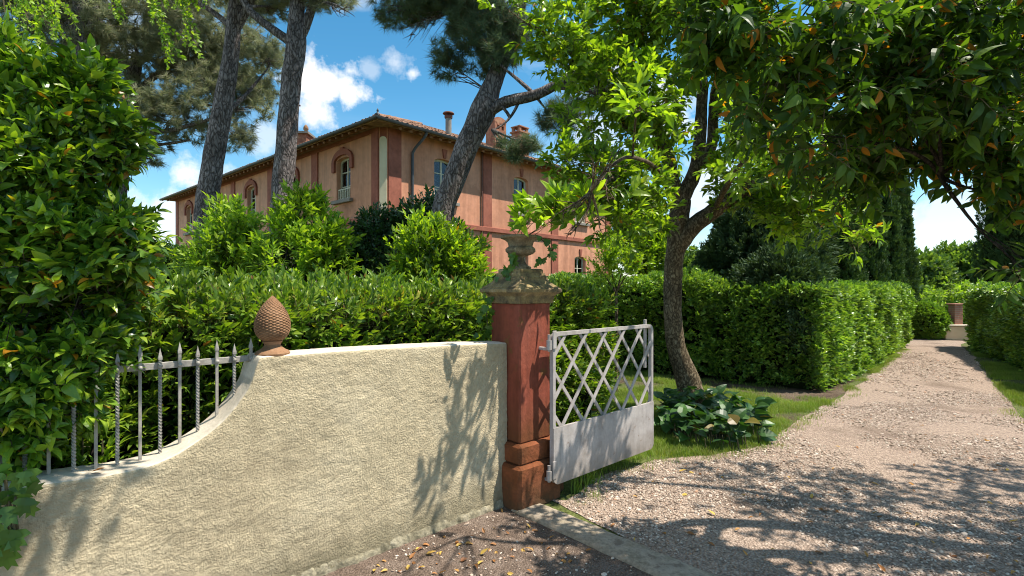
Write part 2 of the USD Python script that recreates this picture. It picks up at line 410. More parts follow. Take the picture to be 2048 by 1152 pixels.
M["lowwall"] = tone("low_wall_render", [(0.52, 0.36, 0.21), (0.62, 0.46, 0.30)], 1.6, 6, 0.93, 0.2, 30, 6)
M["pine_bark"] = bark_mat("pine_bark", [(0.055, 0.043, 0.038), (0.22, 0.18, 0.165), (0.40, 0.345, 0.325)], 17.0, (1, 1, 0.36), dist=0.05)
M["tree_bark"] = bark_mat("garden_tree_bark", [(0.045, 0.032, 0.018), (0.15, 0.11, 0.065), (0.33, 0.27, 0.18)], 22.0, (1, 1, 0.55), dist=0.015)
M["dark_bark"] = bark_mat("overhang_bark", [(0.012, 0.010, 0.008), (0.05, 0.04, 0.03), (0.09, 0.075, 0.06)], 30.0, dist=0.01)
M["twig"] = tone("green_twig", [(0.07, 0.06, 0.03), (0.12, 0.10, 0.05)], 20, 3, 0.8)
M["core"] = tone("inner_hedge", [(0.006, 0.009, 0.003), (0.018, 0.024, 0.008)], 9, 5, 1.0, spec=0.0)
M["laurel"] = leaf_mat("laurel_leaf", [(0.03, 0.075, 0.012), (0.06, 0.135, 0.016), (0.11, 0.215, 0.022), (0.19, 0.31, 0.03), (0.36, 0.47, 0.045)], 0.30, 0.36, 0.5, odd=[(0.30, 0.12, 0.012), (0.36, 0.19, 0.02)], odd_at=0.972)
M["hedge_leaf"] = leaf_mat("hedge_leaf", [(0.045, 0.10, 0.013), (0.09, 0.17, 0.02), (0.17, 0.265, 0.03), (0.28, 0.37, 0.045)], 0.33, 0.36, 0.45, odd=[(0.20, 0.12, 0.025), (0.17, 0.07, 0.025)], odd_at=0.985)
M["box_leaf"] = leaf_mat("drive_hedge_leaf", [(0.055, 0.125, 0.024), (0.11, 0.21, 0.036), (0.19, 0.31, 0.05), (0.29, 0.41, 0.065)], 0.32, 0.30, 0.5)
M["lime_leaf"] = leaf_mat("lime_shrub_leaf", [(0.09, 0.18, 0.018), (0.16, 0.275, 0.026), (0.24, 0.36, 0.036), (0.33, 0.44, 0.045)], 0.42, 0.42, 0.35)
M["camellia"] = leaf_mat("dark_shrub_leaf", [(0.02, 0.055, 0.018), (0.036, 0.082, 0.026), (0.055, 0.115, 0.034)], 0.32, 0.2, 0.5)
M["tree_leaf"] = leaf_mat("light_tree_leaf", [(0.065, 0.135, 0.014), (0.13, 0.225, 0.02), (0.22, 0.33, 0.028), (0.31, 0.42, 0.036)], 0.36, 0.48, 0.45, odd=[(0.36, 0.16, 0.012), (0.4, 0.2, 0.02)], odd_at=0.99)
M["magnolia"] = leaf_mat("overhang_leaf", [(0.022, 0.055, 0.009), (0.042, 0.092, 0.013), (0.07, 0.135, 0.017), (0.12, 0.20, 0.022)], 0.45, 0.42, 0.3, odd=[(0.38, 0.14, 0.015), (0.46, 0.20, 0.025)], odd_at=0.96)
M["needle"] = leaf_mat("pine_needle", [(0.17, 0.195, 0.115), (0.23, 0.255, 0.15), (0.29, 0.305, 0.19), (0.31, 0.27, 0.19)], 0.6, 0.4, 0.25, tcol=(1.15, 1.2, 0.8))
M["needle_dark"] = leaf_mat("pine_needle_dark", [(0.075, 0.12, 0.066), (0.115, 0.165, 0.088), (0.16, 0.21, 0.115)], 0.6, 0.35, 0.25, odd=[(0.22, 0.14, 0.065), (0.20, 0.13, 0.06)], odd_at=0.94, tcol=(1.15, 1.2, 0.8))
M["cypress"] = leaf_mat("cypress_spray", [(0.03, 0.064, 0.02), (0.05, 0.094, 0.028), (0.08, 0.13, 0.038)], 0.65, 0.15, 0.2)
M["juniper"] = leaf_mat("juniper_spray", [(0.032, 0.062, 0.028), (0.052, 0.09, 0.04), (0.078, 0.12, 0.05)], 0.7, 0.12, 0.15)
M["far_leaf"] = leaf_mat("far_tree_leaf", [(0.06, 0.12, 0.03), (0.11, 0.19, 0.045), (0.18, 0.27, 0.065)], 0.4, 0.3, 0.4)
M["bush_leaf"] = leaf_mat("round_bush_leaf", [(0.08, 0.16, 0.022), (0.14, 0.25, 0.032), (0.21, 0.33, 0.042)], 0.45, 0.3, 0.35)
M["ivy"] = leaf_mat("ivy_leaf", [(0.045, 0.105, 0.018), (0.07, 0.155, 0.025), (0.11, 0.205, 0.033)], 0.36, 0.32, 0.45)
M["ground_leaf"] = leaf_mat("ground_plant_leaf", [(0.022, 0.066, 0.018), (0.04, 0.10, 0.024), (0.065, 0.15, 0.03)], 0.42, 0.26, 0.35, odd=[(0.16, 0.15, 0.02), (0.22, 0.15, 0.04)], odd_at=0.95)
M["grass"] = leaf_mat("grass_blade", [(0.11, 0.18, 0.03), (0.16, 0.245, 0.04), (0.22, 0.30, 0.055), (0.26, 0.26, 0.09)], 0.6, 0.3, 0.2)
M["dead_leaf"] = leaf_mat("dead_leaf", [(0.22, 0.09, 0.035), (0.36, 0.16, 0.05), (0.46, 0.25, 0.07), (0.55, 0.38, 0.08)], 0.6, 0.15, 0.3)
M["pebble"] = usdkit.material(stage, L + "pebble", {"o": ("object_info", {}), "r": ("rgb_ramp", {"ramp": [(0, (0.15, 0.105, 0.075)), (0.3, (0.31, 0.235, 0.18)), (0.65, (0.48, 0.38, 0.30)), (0.9, (0.62, 0.53, 0.44)), (1, (0.40, 0.22, 0.13))]}),
                                                    "p": ("principled_bsdf", {"roughness": 0.9, "specular_ior_level": 0.25})}, [("o.random", "r.fac"), ("r.color", "p.base_color")], surface="p.BSDF")
M["glass"] = usdkit.material(stage, L + "window_glass", {"f": ("fresnel", {"IOR": 1.55}), "t": ("transparent_bsdf", {"color": (0.75, 0.8, 0.82)}), "g": ("glossy_bsdf", {"roughness": 0.03, "color": (0.95, 0.97, 1.0)}), "m": ("mix_closure", {})},
                             [("f.fac", "m.fac"), ("t.BSDF", "m.closure1"), ("g.BSDF", "m.closure2")], surface="m.closure")


def ground_mat(path, cols, patch, sc, fine, bump, patch_sc=0.9, lo=0.5, hi=0.62):
    n = {"g": ("geometry", {}), "n": ("noise_texture", {"scale": sc, "detail": 9.0, "roughness": 0.7}), "r": ("rgb_ramp", {"ramp": [(0.3, cols[0]), (0.5, cols[1]), (0.68, cols[2])]}),
         "n2": ("noise_texture", {"scale": patch_sc, "detail": 6.0, "roughness": 0.6}), "r2": ("map_range", {"from_min": lo, "from_max": hi, "to_min": 0.0, "to_max": 1.0, "clamp": True}),
         "m": ("mix", {"mix_type": "mix", "color2": patch}), "vo": ("voronoi_texture", {"scale": fine}), "vf": ("map_range", {"from_min": 0.0, "from_max": 0.8, "to_min": 1.25, "to_max": 0.55, "clamp": True}),
         "m2": ("mix", {"mix_type": "multiply", "fac": 1.0}), "b": ("bump", {"strength": bump, "distance": 0.015, "invert": True}), "p": ("principled_bsdf", {"roughness": 0.95, "specular_ior_level": 0.2})}
    l = [("g.position", "n.vector"), ("n.fac", "r.fac"), ("g.position", "n2.vector"), ("n2.fac", "r2.value"), ("r.color", "m.color1"), ("r2.result", "m.fac"), ("g.position", "vo.vector"), ("vo.distance", "vf.value"),
         ("m.color", "m2.color1"), ("vf.result", "m2.color2"), ("m2.color", "p.base_color"), ("vo.distance", "b.height"), ("b.normal", "p.normal")]
    return usdkit.material(stage, L + path, n, l, surface="p.BSDF")


M["soil"] = ground_mat("garden_soil", [(0.07, 0.08, 0.022), (0.10, 0.12, 0.032), (0.14, 0.16, 0.048)], (0.085, 0.06, 0.038), 5, 40, 0.5)
M["gravel"] = ground_mat("gravel_bed", [(0.22, 0.155, 0.115), (0.38, 0.285, 0.22), (0.51, 0.405, 0.325)], (0.19, 0.135, 0.10), 26, 60, 0.9, 0.75, 0.55, 0.70)
M["bed"] = ground_mat("hedge_bed_soil", [(0.06, 0.04, 0.026), (0.10, 0.068, 0.045), (0.15, 0.105, 0.07)], (0.16, 0.12, 0.085), 8, 50, 0.6)
M["dirt"] = ground_mat("bare_dirt", [(0.10, 0.07, 0.052), (0.165, 0.12, 0.092), (0.24, 0.185, 0.15)], (0.28, 0.23, 0.19), 7, 75, 0.7, 0.9, 0.54, 0.8)

# ------------------------------------------------------------------ ground
rng = np.random.default_rng(11)


def structure(name, mesh, mat, smooth=False):
    p = part("/World", name, mesh, mat, smooth, world=False)
    meta(stage.GetPrimAtPath(p), kind="structure")
    return p


def sheet(poly, z, cell=0.25, wob=0.0, seed=3):
    """A flat sheet over a polygon, triangulated."""
    poly = shapely.segmentize(poly, cell)
    v, f = trimesh.creation.triangulate_polygon(poly, engine="earcut")
    return trimesh.Trimesh(np.c_[v, np.full(len(v), z)], f, process=False)


def ragged(pts, amp, step=0.12, seed=0):
    """A closed outline through pts whose edge wanders a little."""
    p = shapely.segmentize(sg.Polygon(pts), step)
    c = np.array(p.exterior.coords)[:-1]
    q = np.c_[c, np.zeros(len(c))]
    d = np.stack([meshkit.fbm(q * 1.7, 4, seed) - 0.5, meshkit.fbm(q * 1.7, 4, seed + 9) - 0.5], 1) * 2 * amp
    return sg.Polygon(c + d).buffer(0)


def uv_poly(pts):
    return [tuple(uvz(V(u, v, 0))[:2]) for u, v in pts]


ang = np.linspace(0, 2 * np.pi, 97)[:-1]
rings = [0.0, 6, 12, 20, 35, 60, 120, 400]
gv = [(0, 10, 0)] + [(r * math.cos(a), 10 + r * math.sin(a), 0) for r in rings[1:] for a in ang]
gf = [(0, 1 + i, 1 + (i + 1) % 96) for i in range(96)]
for k in range(len(rings) - 2):
    o = 1 + 96 * k
    for i in range(96):
        j = (i + 1) % 96
        gf += [(o + i, o + 96 + i, o + 96 + j), (o + i, o + 96 + j, o + j)]
structure("ground", trimesh.Trimesh(gv, gf, process=False), M["soil"])

# the drive in picture terms: left edge and right edge
left_edge = [G(*p)[:2] for p in [(1132, 1000), (1215, 950), (1300, 922), (1420, 912), (1545, 888), (1575, 850), (1650, 812), (1720, 765), (1780, 722), (1822, 680), (1842, 672)]]
right_edge = [G(*p)[:2] for p in [(1935, 672), (1922, 690), (1940, 706), (1968, 740), (2000, 785), (2048, 840), (2200, 900)]]
drive_pts = [tuple(uvz(V(0.3, 0.02, 0))[:2])] + [tuple(p) for p in left_edge] + [(20, 21), (24, 20)] + [tuple(p) for p in right_edge] + [(6.5, 4.5), (6.0, 0.5), (2.3, 1.1)] + uv_poly([(0.02, 2.6)])
drive = ragged(drive_pts, 0.09, seed=4)
structure("drive", sheet(drive, 0.004), M["gravel"])
fore = ragged([tuple(uvz(V(0.06, -0.2, 0))[:2]), tuple(uvz(V(-4.5, -0.2, 0))[:2]), (-3.0, -3.0), (4.0, -3.0), tuple(uvz(V(-0.02, 3.6, 0))[:2])], 0.0)
structure("forecourt", sheet(fore, 0.008), M["dirt"])
# threshold kerb between the gate pillars
kv = np.linspace(-0.02, 3.4, 160)
prof = np.array([(-0.02, -0.02), (-0.012, 0.018), (0.008, 0.03), (0.10, 0.034), (0.215, 0.030), (0.235, 0.016), (0.242, -0.02)])
kg = np.zeros((len(kv), len(prof), 3))
for i, v_ in enumerate(kv):
    for j, (a, z) in enumerate(prof):
        kg[i, j] = (a - 0.06, v_, z)
q = uvz(kg)
nz = meshkit.fbm(q * 9, 4, 5) - 0.5
q = q + E1 * (nz * 0.03)[..., None] + V(0, 0, 1) * ((meshkit.fbm(q * 13, 4, 8) - 0.5) * 0.014)[..., None]


def grid_mesh(q):
    a, b = q.shape[:2]
    i, j = np.meshgrid(np.arange(a - 1), np.arange(b - 1), indexing="ij")
    k = (i * b + j).ravel()
    f = np.vstack([np.stack([k, k + b, k + b + 1], 1), np.stack([k, k + b + 1, k + 1], 1)])
    return trimesh.Trimesh(q.reshape(-1, 3), f, process=False)


structure("threshold_kerb", grid_mesh(q), M["concrete"], True)


bed = ragged([tuple(G(*x)[:2]) for x in [(1250, 728), (1330, 760), (1480, 788), (1600, 812), (1668, 800), (1720, 755), (1640, 760), (1500, 740), (1300, 705)]], 0.12, seed=14)
structure("hedge_bed", sheet(bed, 0.004), M["bed"])


def pebble(seed):
    m = trimesh.creation.icosphere(1)
    r = np.random.default_rng(seed)
    m.vertices = m.vertices * (1 + 0.25 * (r.random((len(m.vertices), 1)) - 0.5)) * np.array([1.0, 0.72, 0.42])
    return m


def rand_quat(n, r, flat=None):
    if flat is None:
        return Rotation.random(n, random_state=int(r.integers(1 << 30))).as_quat()
    return Rotation.from_euler("zxy", np.c_[r.uniform(0, 2 * np.pi, n), r.normal(0, flat, n), r.normal(0, flat, n)]).as_quat()


pts, sizes = [], []
for (x0, x1, y0, y1, dens, s) in ((0.0, 5.5, 2.4, 5.2, 3600, 0.0066), (0.5, 8.5, 5.2, 8.5, 1500, 0.0088), (3, 12, 8.5, 14, 480, 0.012)):
    n = int((x1 - x0) * (y1 - y0) * dens)
    p = np.c_[rng.uniform(x0, x1, n), rng.uniform(y0, y1, n)]
    p = p[inside(drive, p)]
    rel = np.c_[p, np.zeros(len(p))] - C0
    keep = (meshkit.fbm(np.c_[p, np.zeros(len(p))] * 1.1, 4, 21) > 0.36 + 0.2 * rng.random(len(p))) & ((rel @ E1) > 0.2)
    p = p[keep]
    pts.append(p)
    sizes.append(s * rng.lognormal(0, 0.32, len(p)))
p = np.vstack(pts)
s = np.hstack(sizes)
# stray stones pressed into the bare dirt of the forecourt
n = 4200
d = np.c_[rng.uniform(-1.6, 3.0, n), rng.uniform(2.2, 4.4, n)]
rel = np.c_[d, np.zeros(n)] - C0
d = d[inside(fore, d) & ((rel @ E1) < -0.09) & ((rel @ E2) > -0.10) & (meshkit.fbm(np.c_[d, np.zeros(n)] * 1.6, 3, 5) > 0.46)]
p = np.vstack([p, d])
s = np.r_[s, 0.0055 * rng.lognormal(0, 0.4, len(d))]
zz = 0.006 + s * 0.18 + np.r_[np.zeros(len(s) - len(d)), np.full(len(d), 0.003)]
g = instances("/World/gravel", [(pebble(k), M["pebble"]) for k in range(5)], np.c_[p, zz], rand_quat(len(p), rng, 0.25), s[:, None] * rng.uniform(0.75, 1.2, (len(p), 3)), rng.integers(0, 5, len(p)))
meta(g, "pale loose pebbles strewn over the drive and the dirt before the gate", "gravel", kind="stuff")

# ------------------------------------------------------------------ rendered garden wall with its swept top
edge = [(1015, 686), (800, 695), (640, 705), (560, 711), (523, 714), (512, 735), (506, 758), (489, 789), (445, 843.5), (393, 884.5), (342, 915), (284, 936), (219, 949.5), (161, 957), (41, 975)]
eu, ez = np.array([uz(*e) for e in edge]).T
o = np.argsort(eu)
eu, ez = eu[o], ez[o]
from scipy.interpolate import PchipInterpolator
eu = np.r_[-4.2, eu[0] - 0.4, eu]
ez = np.r_[ez[0], ez[0], ez]
top_z = PchipInterpolator(eu, ez)
us = np.unique(np.r_[np.linspace(-4.2, -2.9, 70), np.linspace(-2.9, -1.55, 150), np.linspace(-1.55, -0.012, 160)])
WT = 0.235  # thickness
NF = 105
sec = np.zeros((len(us), NF + 13 + 6, 3))
for i, u in enumerate(us):
    zt = float(top_z(u))
    fz = np.linspace(0.02, 1, NF) * (zt - 0.018)
    slope = float(top_z.derivative()(u)) if u < -1.6 else 0.0
    cs = [(-0.14 + 0.01 * (1 - z / zt), z) for z in fz]
    th = np.linspace(np.pi / 2, 0, 5)
    cs += [(-0.14 - 0.018 + 0.018 * math.sin(t), zt - 0.018 + 0.018 * math.cos(t)) for t in th[1:]]
    cs += [(-0.14 - 0.018 - w, zt + 0.004 * math.sin(w / WT * np.pi)) for w in np.linspace(0.02, WT - 0.036, 5)]
    cs += [(-0.14 - WT + 0.018 - 0.018 * math.sin(t), zt - 0.018 + 0.018 * math.cos(t)) for t in np.linspace(0, np.pi / 2, 4)]
    cs += [(-0.14 - WT, z) for z in np.linspace(zt - 0.03, 0.0, 6)]
    for j, (v_, z) in enumerate(cs):
        sec[i, j] = (u, v_, z)
q = uvz(sec)
du, dv = np.gradient(q, axis=0), np.gradient(q, axis=1)
nrm = unit(np.cross(du, dv))
if (nrm[len(us) // 2, NF // 2] @ E2) < 0:
    nrm = -nrm
rdg = lambda p_, s_: 0.5 - np.abs(meshkit.noise(p_ + 0.35 * meshkit.fbm(p_ * 2.3, 2, s_ + 5)[..., None], s_) - 0.5) * 2
h = (meshkit.fbm(q * 15, 4, 2) - 0.5) * 0.010 + rdg(q * np.array([26, 26, 40]), 7) * 0.0042 * (0.4 + 1.2 * meshkit.fbm(q * 2.7, 2, 40)) + (meshkit.fbm(q * 60, 2, 9) - 0.5) * 0.007 + (meshkit.fbm(q * 3.0, 2, 31) - 0.5) * 0.02
amp = np.ones(sec.shape[1])
amp[NF - 2:] = 0.45
amp[NF + 4:] = 0.22
q = q + nrm * (h * amp)[..., None]
wall = thing("garden_wall", "cream rendered garden wall whose top sweeps up beside the red gate pillar", "wall", uvz(V(-1.5, -0.25, 0)))


def fix(m, ref):
    """Turn a patch so that its faces look along ref."""
    if (m.area_faces[:, None] * m.face_normals).sum(0) @ ref < 0:
        m.invert()
    return m


part(wall, "rendered_face", fix(grid_mesh(q[:, :NF + 2]), E2), M["stucco"], True)
part(wall, "coping", fix(grid_mesh(q[:, NF + 1:NF + 13]), V(0, 0, 1)), M["coping"], True)
part(wall, "back_face", fix(grid_mesh(q[:, NF + 12:]), -E2), M["stucco"], True)
endc = np.vstack([q[-1], q[-1].mean(0)])
part(wall, "end_face", fix(trimesh.Trimesh(endc, [(len(endc) - 1, j, j + 1) for j in range(len(endc) - 2)] + [(len(endc) - 1, len(endc) - 2, 0)], process=False), E1), M["stucco"])
fs = np.zeros((520, 5, 3))
for i, u in enumerate(np.linspace(-4.2, -0.02, 520)):
    for j, (a, z) in enumerate([(-0.004, 0.075), (0.012, 0.06), (0.022, 0.03), (0.026, 0.0), (0.027, -0.02)]):
        fs[i, j] = (u, -0.14 + a, z)
fq = uvz(fs)
fq = fq + E2 * ((meshkit.fbm(fq * 24, 4, 77) - 0.5) * 0.045)[..., None] + V(0, 0, 1) * ((meshkit.fbm(fq * 9, 5, 55) - 0.55) * 0.07 * np.array([1, 0.8, 0.4, 0, 0])[None, :])[..., None]
part(wall, "footing", fix(grid_mesh(fq), E2), M["footing"], True)

# ------------------------------------------------------------------ iron fence on the low part of the wall
FV = -0.285
fence = thing("iron_fence", "grey iron picket fence standing on the low curve of the cream wall", "fence", uvz(V(-2.5, FV, 0)))
u0, z0 = uz(499, 719, FV)
u1, z1 = uz(239, 735, FV)
ur0 = -4.1
RZ = 0.5 * (z0 + z1)
part(fence, "rail", ubox(ur0, u0 + 0.04, FV - 0.005, FV + 0.005, RZ - 0.017, RZ + 0.017, 0.002), M["iron"])


def square_bar(u, v, z0, z1, w, twist=0.0, n=2):
    zs = np.linspace(z0, z1, n)
    rings_ = []
    for z in zs:
        a = twist * (z - z0) + np.pi / 4 + np.arange(4) * np.pi / 2
        rings_.append(np.c_[u + w * 0.7071 * np.cos(a), v + w * 0.7071 * np.sin(a), np.full(4, z)])
    v_ = np.vstack(rings_)
    f = []
    for i in range(n - 1):
        for j in range(4):
            k = (j + 1) % 4
            f += [(i * 4 + j, i * 4 + k, i * 4 + 4 + k), (i * 4 + j, i * 4 + 4 + k, i * 4 + 4 + j)]
    f += [(0, 2, 1), (0, 3, 2), (4 * n - 4, 4 * n - 3, 4 * n - 2), (4 * n - 4, 4 * n - 2, 4 * n - 1)]
    return trimesh.Trimesh(v_, f, process=False)


pk = [500, 467, 432, 394, 358, 319, 279, 234, 191, 147, 97, 50]
pu = [u_of(x, FV) for x in pk]
step = pu[-2] - pu[-1]
pu += [pu[-1] - step * k for k in range(1, 7)]
for i, u in enumerate(pu):
    twisted = i % 2 == 1
    foot = float(top_z(min(u, -1.62))) - 0.02
    top = RZ + (0.062 if twisted else 0.088)
    bar = part(fence, "picket", loc(square_bar(u, FV + 0.016, foot, top - 0.03, 0.0135, 95.0 if twisted else 0.0, 70 if twisted else 2)), M["iron"], label="twisted picket" if twisted else None)
    tip = square_bar(u, FV + 0.016, top - 0.03, top - 0.018, 0.018)
    tv = np.vstack([tip.vertices[4:], [u, FV + 0.016, top + 0.03]])
    part(bar, "spear_tip", loc(cat([tip, trimesh.Trimesh(tv, [(0, 1, 4), (1, 2, 4), (2, 3, 4), (3, 0, 4)], process=False)])), M["iron"])
    b = trimesh.creation.icosphere(1, 0.011)
    b.apply_translation((u, FV + 0.028, RZ))
    part(bar, "rivet", loc(b), M["iron"], True)

# ------------------------------------------------------------------ terracotta pine cone
cu, cz = uz(545, 704, -0.235)
cbase = uvz(V(cu, -0.235, float(top_z(cu)) - 0.004))
cone = thing("pinecone_finial", "terracotta pine cone ornament standing on the swept end of the cream wall", "ornament", cbase)
part(cone, "foot", lathe([(0, 0), (0.092, 0), (0.094, 0.012), (0.084, 0.024), (0.07, 0.03), (0.05, 0.045), (0.043, 0.06), (0.05, 0.072), (0.056, 0.08), (0, 0.08)], 48, cbase), M["terracotta"], 40)
nt, nh = 200, 150
hh = np.linspace(0, 1, nh)
prof_r = np.interp(hh, [0, 0.04, 0.12, 0.22, 0.34, 0.48, 0.62, 0.76, 0.88, 0.96, 1.0], [0.028, 0.054, 0.074, 0.086, 0.0895, 0.086, 0.074, 0.054, 0.031, 0.012, 0.0])
prof_r = np.convolve(np.pad(prof_r, 4, mode="edge"), np.ones(9) / 9, "valid")
prof_r[-1] = 0.001
tt_, hgrid = np.meshgrid(np.arange(nt) / nt * 2 * np.pi, hh)
row, col = hgrid * 17, tt_ / (2 * np.pi) * 15
a = np.abs(((row + col) % 1.0) - 0.5) * 2
b = np.abs(((row - col) % 1.0) - 0.5) * 2
bumpv = np.maximum(0, 1 - np.maximum(a, b) ** 2.2) ** 0.7
ds = bumpv * 0.0095 * np.sin(np.pi * np.clip(hgrid * 0.93 + 0.07, 0, 1)) ** 0.5
rr = prof_r[:, None] + ds
cv = np.stack([rr * np.cos(tt_), rr * np.sin(tt_), 0.076 + hgrid * 0.263 - ds * 0.25], -1) + cbase
cv = np.concatenate([cv, cv[:, :1]], 1)
part(cone, "cone", fix(grid_mesh(cv), V(0, 0, 1)) if False else grid_mesh(cv[:, ::-1]), M["terracotta"], True)

# ------------------------------------------------------------------ gate pillar, urn
PS = 0.345
pil = thing("gate_pillar", "square red gate pillar with mossy stepped stone cap", "pillar", uvz(V(PS / 2, -PS / 2, 0)))


def pbox(grow, z0, z1, c=0.01, rough=0.0, seed=0):
    m = ubox(-grow, PS + grow, -PS - grow, grow, z0, z1, c)
    if rough:
        m = m.subdivide_to_size(0.035)
        vn = m.vertex_normals
        m.vertices = m.vertices + vn * ((meshkit.fbm(m.vertices * 14, 4, seed) - 0.5) * 2 * rough)[:, None]
    return m


part(pil, "shaft", pbox(0, 0.50, 1.585, 0.012, 0.0025, 3), M["red"])
part(pil, "upper_plinth", pbox(0.035, 0.34, 0.50, 0.02, 0.004, 4), M["plinth"])
part(pil, "lower_plinth", pbox(0.065, -0.01, 0.345, 0.022, 0.005, 5), M["plinth"])
part(pil, "guard_stone", ubox(PS + 0.06, PS + 0.20, -0.22, -0.01, -0.01, 0.19, 0.03), M["plinth"])


def square_lathe(profile, n=10, rough=0.006, seed=1):
    """Square mouldings: profile of (half-side, z)."""
    rows = []
    for r_, z in profile:
        side = []
        for k in range(4):
            a0, a1 = np.array([(-1, 1), (-1, -1), (1, -1), (1, 1)][k], float), np.array([(-1, -1), (1, -1), (1, 1), (-1, 1)][k], float)
            for t in np.linspace(0, 1, n, endpoint=False):
                side.append(np.r_[(a0 + (a1 - a0) * t) * r_ + np.array([PS / 2, -PS / 2]), z])
        rows.append(side + [side[0]])
    q = uvz(np.array(rows))
    q = q + unit(q - uvz(V(PS / 2, -PS / 2, 1.7))) * ((meshkit.fbm(q * 18, 4, seed) - 0.5) * 2 * rough)[..., None]
    return grid_mesh(q)


hp = PS / 2
def outward(m):
    c = m.vertices.mean(0)
    if ((m.triangles_center - c) * m.face_normals).sum() < 0:
        m.invert()
    return m


part(pil, "necking", outward(square_lathe([(hp - 0.01, 1.575), (hp + 0.012, 1.58), (hp + 0.014, 1.60), (hp + 0.02, 1.62), (hp + 0.02, 1.635), (hp + 0.045, 1.655), (hp + 0.062, 1.668), (hp + 0.064, 1.69), (hp + 0.05, 1.70), (0.02, 1.705)])), M["stone"], 35)
part(pil, "cap_slope", outward(square_lathe([(hp + 0.045, 1.695), (hp + 0.05, 1.705), (hp + 0.02, 1.725), (hp - 0.01, 1.755), (hp - 0.018, 1.775), (hp - 0.018, 1.785), (hp - 0.03, 1.80), (hp - 0.034, 1.82), (0.02, 1.825)], seed=6)), M["stone"], 35)
part(pil, "cap_block", outward(square_lathe([(hp - 0.045, 1.815), (hp - 0.045, 1.845), (hp - 0.055, 1.853), (0.02, 1.855)], seed=8)), M["stone"], 35)
ub = uvz(V(PS / 2, -PS / 2, 1.85))
UCX = ub
urn = thing("stone_urn", "weathered stone urn with fluted bowl on top of the gate pillar", "urn", ub)
part(urn, "pedestal", lathe([(0, 0), (0.085, 0), (0.087, 0.018), (0.075, 0.03), (0.05, 0.042), (0.035, 0.065), (0.03, 0.09), (0.038, 0.105), (0.05, 0.112), (0, 0.112)], 40, ub), M["urn"], 40)
th = np.linspace(0, 2 * np.pi, 145)
rows = []
for z, r_, fl in [(0.108, 0.03, 0), (0.112, 0.06, 0.3), (0.125, 0.095, 1), (0.145, 0.115, 1), (0.165, 0.118, 1), (0.178, 0.108, 0.5), (0.185, 0.098, 0)]:
    rr = r_ * (1 + 0.055 * fl * np.abs(np.cos(th * 10)))
    rows.append(np.c_[rr * np.cos(th), rr * np.sin(th), np.full(len(th), z)] + ub)
part(urn, "fluted_bowl", outward(grid_mesh(np.array(rows))), M["urn"], True)
part(urn, "neck_and_rim", lathe([(0, 0.182), (0.098, 0.182), (0.10, 0.2), (0.108, 0.222), (0.13, 0.24), (0.162, 0.252), (0.166, 0.262), (0.158, 0.272), (0.135, 0.27), (0.11, 0.235), (0, 0.225)], 60, ub), M["urn"], 40)

# ------------------------------------------------------------------ lattice gate
GV, GU0, GU1, GZ0, GZ1, PZ = 0.10, 0.247, 1.673, 0.155, 1.351, 0.597
gate = thing("lattice_gate", "open pale grey metal gate with diamond lattice above a solid panel", "gate", uvz(V(GU0, GV, 0)))
fw = 0.030


def gbar(a, b, w, d0, d1):
    """Flat bar in the gate's plane from a to b (u, z), w wide, between depths d0, d1."""
    a, b = np.array(a, float), np.array(b, float)
    t = (b - a) / np.linalg.norm(b - a)
    s_ = np.array([-t[1], t[0]]) * w / 2
    q = [(a - s_), (a + s_), (b + s_), (b - s_)]
    return loc(trimesh.creation.extrude_polygon(sg.Polygon([tuple(x) for x in q]), d1 - d0, engine="earcut").apply_transform(np.array([[1, 0, 0, 0], [0, 0, 1, d0], [0, 1, 0, 0], [0, 0, 0, 1.0]])))


def gate_round(u, z, r_=0.07):
    return sg.Polygon(u)


outer = sg.box(GU0, GZ0, GU1, GZ1)
outer = outer.buffer(-0.06).buffer(0.06, quad_segs=8)
inner = sg.box(GU0 + fw, PZ - 0.0, GU1 - fw, GZ1 - fw).buffer(-0.035).buffer(0.035, quad_segs=6)


def gface(poly, d0, d1):
    m = trimesh.creation.extrude_polygon(poly, d1 - d0, engine="earcut")
    v = m.vertices.copy()
    m.vertices = np.c_[v[:, 0], d0 + v[:, 2], v[:, 1]]
    return outward(loc(m))


frame_poly = outer.difference(sg.box(GU0 + fw, GZ0 - 1, GU1 - fw, PZ)).difference(inner)
frame_poly = max(getattr(frame_poly, "geoms", [frame_poly]), key=lambda g_: g_.area)
part(gate, "frame", gface(frame_poly, GV - 0.018, GV + 0.018), M["gate"])
part(gate, "panel", gface(sg.box(GU0, GZ0 - 0.004, GU1, PZ + 0.005).intersection(outer.buffer(0.001)), GV + 0.019, GV + 0.024), M["gate"])
part(gate, "panel_rail", gface(sg.box(GU0 + fw, PZ - 0.03, GU1 - fw, PZ - 0.002), GV - 0.016, GV + 0.016), M["gate"])
box_lat = sg.box(GU0 + fw - 0.004, PZ - 0.01, GU1 - fw + 0.004, GZ1 - fw + 0.004)
SP, RUN = 0.272, 0.80
hgt = GZ1 - fw - PZ
for sgn in (1, -1):
    for k in range(-4, 10):
        ub0 = GU0 + 0.115 + k * SP
        a, b = (ub0, PZ), (ub0 + sgn * RUN * hgt, GZ1 - fw)
        t = np.array(b) - np.array(a)
        t = t / np.linalg.norm(t)
        a2, b2 = np.array(a) - 0.3 * t, np.array(b) + 0.3 * t
        bar = sg.LineString([a2, b2]).buffer(0.0135, cap_style="flat").intersection(box_lat)
        if bar.is_empty or bar.area < 0.0012 or bar.geom_type != "Polygon":
            continue
        d0 = GV + 0.002 if sgn > 0 else GV - 0.012
        part(gate, "lattice_bar", gface(bar, d0, d0 + 0.011), M["gate"])
